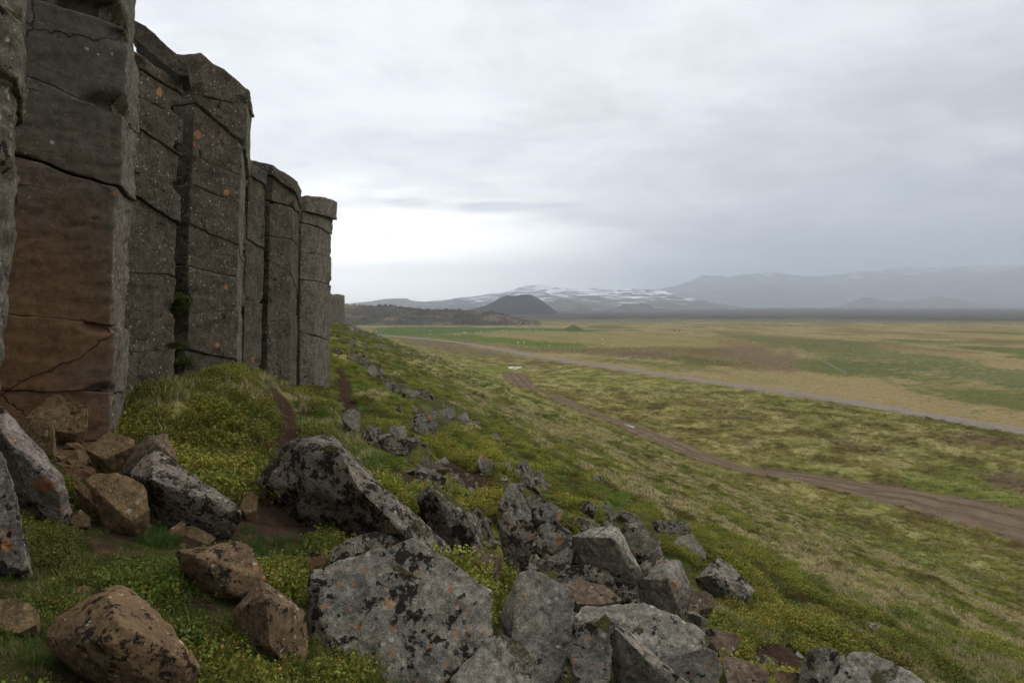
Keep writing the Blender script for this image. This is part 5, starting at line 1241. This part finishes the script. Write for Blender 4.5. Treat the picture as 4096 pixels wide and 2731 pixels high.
# tufts that grow in front of the long fallen column, in cracks and at the column feet
rs = np.random.default_rng(55)
def tufts(name, libname, regpoly, n, s0, s1, tint, label, cat, seed, lift=0.0):
    pts = [hit(*q) for r_, poly in regpoly for q in inside(r_, poly, n)]
    P_ = np.array(pts); P_[:, 2] = tground(P_[:, 0], P_[:, 1])-.01+lift
    r2 = np.random.default_rng(seed)
    scatter(name, libname, P_, r2.uniform(s0, s1, len(P_)), np.array(tint)*r2.uniform(.7, 1.25, len(P_))[:, None], label, cat, seed)
tufts('tall_grass', 'grass_near', [('c', [(340, 830), (470, 850), (900, 820), (1050, 760), (1080, 690), (700, 690), (400, 720)])], 90, 1.0, 1.9, (.085, .110, .028), 'tall grass tuft growing against the long fallen column', 'grass', 8)
tufts('bilberry_bush', 'bilberry_near', [('c', [(1020, 1200), (1150, 960), (1500, 900), (1650, 1000), (1650, 1150), (1350, 1280)])], 60, 1.2, 1.9, (.085, .105, .022), 'leafy bush between the bare soil and the long fallen column', 'shrub', 9)
tufts('grass_fringe', 'grass_near', [('c', [(250, 1180), (500, 1330), (900, 1330), (1150, 1260), (1150, 1330), (800, 1450), (400, 1568), (300, 1400)]), ('k', [(900, 480), (1150, 540), (1250, 640), (1000, 640)])], 70, .5, .9, (.058, .115, .018), 'fresh green grass along the lower edge of the bare soil', 'grass', 10)
tufts('grass_edge', 'grass_near', [('d', [(700, 1568), (1050, 1560), (1900, 1500), (1850, 1568)])], 16, .6, 1.0, (.08, .12, .022), 'grass blades in front of the largest boulder', 'grass', 12, .12)
Pm = []
for (u, v, y) in ((550, 572, 22.6), (608, 560, 25.3), (607, 610, 25.3), (607, 640, 25.3), (414, 690, 17.4), (418, 700, 17.5), (412, 705, 17.4), (609, 700, 25.3), (414, 800, 17.3), (416, 830, 17.3), (420, 845, 17.3), (610, 585, 25.3)):
    a, b = ray(*Z('v', u, v))
    for _ in range(5): Pm.append((a*y+rs.normal(0, .09), y+rs.normal(-.05, .06), b*y+rs.normal(0, .09)))
Pm = np.array(Pm)
scatter('ledge_plants', 'heath_mid', Pm, rs.uniform(.6, 1.1, len(Pm)), np.tile((.075, .11, .02), (len(Pm), 1)), 'green plants rooted in the clefts between the columns', 'plants', 13)

lib('scree_stone', stone_lib[:3]+rub_lib[:4]); lib('tan_stone', rub_lib[5:8])
def gravel(name, libname, areas, s0, s1, label, cat, seed):
    P_ = np.array([hit(q[0], min(q[1], 2728)) for r_, poly, n in areas for q in inside(r_, poly, n)]); P_[:, 2] = tground(P_[:, 0], P_[:, 1]); r2 = np.random.default_rng(seed)
    scatter(name, libname, P_, s0*(s1/s0)**(r2.random(len(P_))**1.5), np.ones((len(P_), 3)), label, cat, seed, .5)
gravel('far_scree', 'scree_stone', [('i', [(230, 400), (310, 370), (420, 400), (520, 380), (640, 460), (760, 520), (860, 600), (760, 590), (600, 530), (420, 510), (300, 440)], 260), ('i', [(830, 600), (1000, 620), (1500, 780), (1470, 810), (1150, 800), (900, 680)], 60)], .25, .9, 'grey scree too small to tell apart below the far cliff', 'scree', 31)
gravel('rock_chips', 'scree_stone', [('e', [(0, 900), (600, 640), (1100, 700), (1300, 1000), (2100, 1100), (2300, 1568), (700, 1568), (300, 1300)], 260), ('f', [(600, 300), (1700, 350), (2352, 900), (2700, 1300), (2300, 1560), (1000, 1568), (1000, 700)], 200), ('j', [(1000, 900), (1500, 980), (1900, 1150), (1700, 1500), (1200, 1500)], 90)], .04, .20, 'small rock chips in the gaps of the boulder pile', 'rubble', 32)
gravel('tan_gravel', 'tan_stone', [('a', [(560, 480), (1000, 450), (1340, 780), (1500, 1000), (1000, 1000), (640, 820)], 150), ('k', [(700, 430), (1650, 420), (1700, 560), (1250, 640), (1000, 560)], 50)], .012, .05, 'tan gravel on the trodden soil below the rust stained column', 'gravel', 33)

# ------------------------------------------------------------------ poles, fences, animals
def boxm(bm, c, s, rot=None):
    r = bmesh.ops.create_cube(bm, size=1.0); vs = r['verts']
    for v in vs: v.co = Vector((v.co.x*s[0], v.co.y*s[1], v.co.z*s[2]))
    if rot is not None: bmesh.ops.rotate(bm, verts=vs, cent=(0, 0, 0), matrix=rot)
    bmesh.ops.translate(bm, verts=vs, vec=c); return vs
def conem(bm, c, r1, r2, h, seg=8, rot=None):
    r = bmesh.ops.create_cone(bm, cap_ends=True, segments=seg, radius1=r1, radius2=r2, depth=h); vs = r['verts']
    if rot is not None: bmesh.ops.rotate(bm, verts=vs, cent=(0, 0, 0), matrix=rot)
    bmesh.ops.translate(bm, verts=vs, vec=c); return vs
def ballm(bm, c, s, sub=2):
    r = bmesh.ops.create_icosphere(bm, subdivisions=sub, radius=1.0); vs = r['verts']
    for v in vs: v.co = Vector((v.co.x*s[0]+c[0], v.co.y*s[1]+c[1], v.co.z*s[2]+c[2]))
    return vs
def done(bm, name, mat, smooth=True):
    me = bpy.data.meshes.new(name); bm.to_mesh(me); bm.free(); me.materials.append(mat)
    if smooth:
        for p in me.polygons: p.use_smooth = True
    return me
def empty(name, loc, rz, label, cat, group):
    o = bpy.data.objects.new(name, None); COL.objects.link(o); o.location = loc; o.rotation_euler = (0, 0, rz); o['label'] = label; o['category'] = cat; o['group'] = group; o.empty_display_size = .5
    return o
bm = bmesh.new(); conem(bm, (0, 0, 3.7), .2, .14, 8.4, 10); m_pole = done(bm, 'pole', M_WOOD)
bm = bmesh.new(); boxm(bm, (0, .16, 7.5), (1.9, .1, .13)); m_arm = done(bm, 'cross_arm', M_WOOD, False)
bm = bmesh.new(); conem(bm, (0, 0, .1), .05, .03, .1, 8); conem(bm, (0, 0, .17), .075, .05, .08, 8); m_ins = done(bm, 'insulator', M_CERAM)
poles = [(1598.7, 1327, 'power pole farthest left, in the green field by the lava hill'), (1700, 1327, 'second power pole from the left, in the green field'), (2035.6, 1318.6, 'power pole below the cinder cone at the field edge'), (2200.6, 1313, 'power pole left of the green mound'),
         (2350, 1319, 'power pole in the far green field right of the mound'), (2331, 1305, 'distant power pole behind the green mound'), (2507, 1293, 'distant power pole at the edge of the dark lava'), (2958, 1335, 'power pole at the tip of the right hand green patch'), (3731, 1351.5, 'power pole alone far right on the brown moor')]
for u, v, lb in poles:
    p = hit(u, v); k_ = 1.0
    o = empty('power_pole', (p[0], p[1], float(tground(p[0], p[1]))), .5, lb, 'pole', 'power poles across the moor')
    link('pole', m_pole, o); link('cross_arm', m_arm, o)
    for dx_ in (-.85, 0, .85):
        i_ = link('insulator', m_ins, o, loc=(dx_, .16, 7.53))
bm = bmesh.new(); conem(bm, (0, 0, .5), .075, .065, 1.5, 7); conem(bm, (0, 0, 1.29), .065, .03, .09, 7); m_post = done(bm, 'post', M_POST)
def fence(pts, label, jit=.05):
    P3 = [hit(*q) for q in pts]; P3 = [np.array((p[0], p[1], float(tground(p[0], p[1])))) for p in P3]
    rs = np.random.default_rng(int(abs(P3[0][0])*10))
    o = empty('fence', P3[0], 0, label, 'fence', 'wire fences on the moor')
    for p in P3:
        c = link('post', m_post, o, loc=p-P3[0]); c.rotation_euler = (rs.normal(0, jit), rs.normal(0, jit), rs.uniform(0, 6)); c.scale = (1, 1, rs.uniform(.85, 1.1))
    for h in (.35, .7, 1.05):
        V, Q = [], []
        for p in P3:
            q = p-P3[0]
            for dx_, dz_ in ((0, .006), (.006, -.004), (-.006, -.004)): V.append((q[0]+dx_, q[1], q[2]+h+dz_))
        for i in range(len(P3)-1):
            for j in range(3): Q.append((3*i+j, 3*i+(j+1) % 3, 3*i+3+(j+1) % 3, 3*i+3+j))
        link('wire', mesh_np('wire', np.array(V), np.array(Q), [M_WIRE], False), o)
def lin(a, b, n, pw_=1.0): return [(a[0]+(b[0]-a[0])*(i/(n-1))**pw_, a[1]+(b[1]-a[1])*(i/(n-1))**pw_) for i in range(n)]
fence(lin((3190, 1396), (3382, 1497), 26, .8), 'leaning pale posts running down past the bare brown patch', .09)
fence(lin((1700, 1352), (1980, 1376), 26) + lin((1992, 1377), (2135, 1391), 13) + lin((2148, 1391), (2410, 1386), 17) + lin((2425, 1385), (2860, 1382), 17), 'long post and wire fence along the near edge of the bright green field', .04)
fence([Z('m', *p) for p in [(690, 806), (797, 815), (853, 818), (950, 830), (1237, 863), (1293, 863), (1374, 875), (1397, 878), (1440, 879), (1465, 880), (1596, 891), (1727, 903), (1763, 906), (1805, 909), (2187, 947), (2294, 949)]], 'broken line of old posts across the dark heath', .08)

def animal(body_mat, face_mat, name, scale=1.0):
    bm = bmesh.new(); ballm(bm, (0, 0, .62), (.62, .30, .33), 3); ballm(bm, (-.35, 0, .64), (.30, .27, .30), 2); ballm(bm, (.38, 0, .66), (.28, .25, .29), 2); ballm(bm, (-.66, 0, .62), (.09, .06, .12), 1)
    for v in bm.verts: v.co += v.normal*0.02*math.sin(v.co.x*37+v.co.z*41)*math.cos(v.co.y*39)
    body = done(bm, 'body', body_mat)
    bm = bmesh.new(); conem(bm, (.68, 0, .58), .13, .09, .34, 8, Matrix.Rotation(math.radians(120), 3, 'Y')); ballm(bm, (.84, 0, .44), (.14, .075, .085), 2); ballm(bm, (.95, 0, .39), (.07, .055, .055), 2)
    for s in (-1, 1): ballm(bm, (.76, s*.11, .52), (.05, .07, .025), 1)
    head = done(bm, 'head', face_mat)
    bm = bmesh.new(); conem(bm, (0, 0, .2), .035, .055, .44, 7); conem(bm, (0, 0, .0), .045, .04, .06, 7); leg = done(bm, 'leg', face_mat)
    return body, head, leg
SH = animal(M_WOOL, M_FACE, 'sheep'); SB = animal(M_WOOLB, M_WOOLB, 'sheep')
def put_animal(kit, name, u, v, label, group, sc_=1.0, cat='sheep'):
    p = hit(u, v); rs = np.random.default_rng(int(u*7+v))
    o = empty(name, (p[0], p[1], float(tground(p[0], p[1]))), rs.uniform(0, 6.28), label, cat, group); o.scale = (sc_,)*3
    link('body', kit[0], o); link('head', kit[1], o)
    for lx, ly in ((.38, .15), (.38, -.15), (-.38, .15), (-.38, -.15)): link('leg', kit[2], o, loc=(lx, ly, .03))
for reg_, p in [('i', q) for q in [(685, 472), (780, 499), (1245, 466), (1268, 465), (1255, 502), (1190, 505), (1525, 510), (1568, 512), (1795, 470), (1798, 476), (1860, 466), (1880, 465), (2025, 458), (2070, 458), (1745, 470)]] + [('m', q) for q in [(65, 592), (30, 594), (455, 591), (390, 588), (380, 590), (320, 582), (780, 586), (718, 583)]]:
    put_animal(SH, 'sheep', *Z(reg_, *p), 'tiny white sheep grazing in the far green field', 'sheep in the far green field', .8)
for p in [(190, 724), (200, 724), (255, 724), (528, 754)]: put_animal(SH, 'sheep', *Z('m', *p), 'white sheep grazing in the bright green strip near the fence', 'sheep in the bright green strip', .85)
put_animal(SB, 'sheep', *Z('m', 403, 744), 'single black sheep in the bright green strip', 'black sheep', 1.15)
put_animal(SH, 'sheep', *Z('i', 1622, 489), 'largest white sheep shape at the left tip of the tan field', 'sheep at the tan field', 1.5)
for p in [(1090, 691), (1100, 743), (515, 0)][:2]: put_animal(SH, 'sheep', *Z('m', *p), 'white sheep alone in the tan field', 'sheep in the tan field', 1.1)
for p in [(515, 553), (690, 572)]: put_animal(SH, 'sheep', *Z('o', *p), 'white sheep near the bare patch on the moor', 'sheep on the moor', .8)
for p in [(1862, 600), (1910, 602)]: put_animal(SB, 'grazing_animal', *Z('m', *p), 'dark grazing animal on the far moor', 'dark animals on the far moor', 1.4, 'animal')

# stone cairn on the lava hill crest
a, b = ray(*Z('v', 907, 707)); D = 1405.0; P0 = np.array((a*D, D, b*D))
o = empty('cairn', P0, 0, 'stone cairn sticking up from the crest of the lava hill', 'cairn', 'landmarks')
for i, (dx_, dz_, s) in enumerate(((0, 0, 4.2), (-1.5, -1, 3.6), (2.6, -1.6, 3.4), (.3, 3.4, 3.2), (5.5, -2.2, 2.6), (.2, 5.6, 2.4))):
    c = link('stone', stone_lib[1], o, loc=(dx_, 0, dz_)); c.scale = (s*.75, s*.8, s*.9); c.rotation_euler = (.2*i, .3*i, 1.3*i)

# ------------------------------------------------------------------ the air
def haze():
    m = bpy.data.materials.new('haze'); m.use_nodes = True; t = NT(m.node_tree)
    pv = t.n('ShaderNodeVolumePrincipled', ins={'Color': (.84, .91, 1.0, 1), 'Density': HAZE, 'Anisotropy': .7})
    t.n('ShaderNodeOutputMaterial', ins={'Volume': pv.outputs[0]})
    bm = bmesh.new(); boxm(bm, (0, 0, 440), (36000, 36000, 960))
    link('haze', done(bm, 'haze', m, False), kind='stuff', label='pale rain haze filling the air over the moor', cat='haze')
HAZE = 1.18e-4
haze()
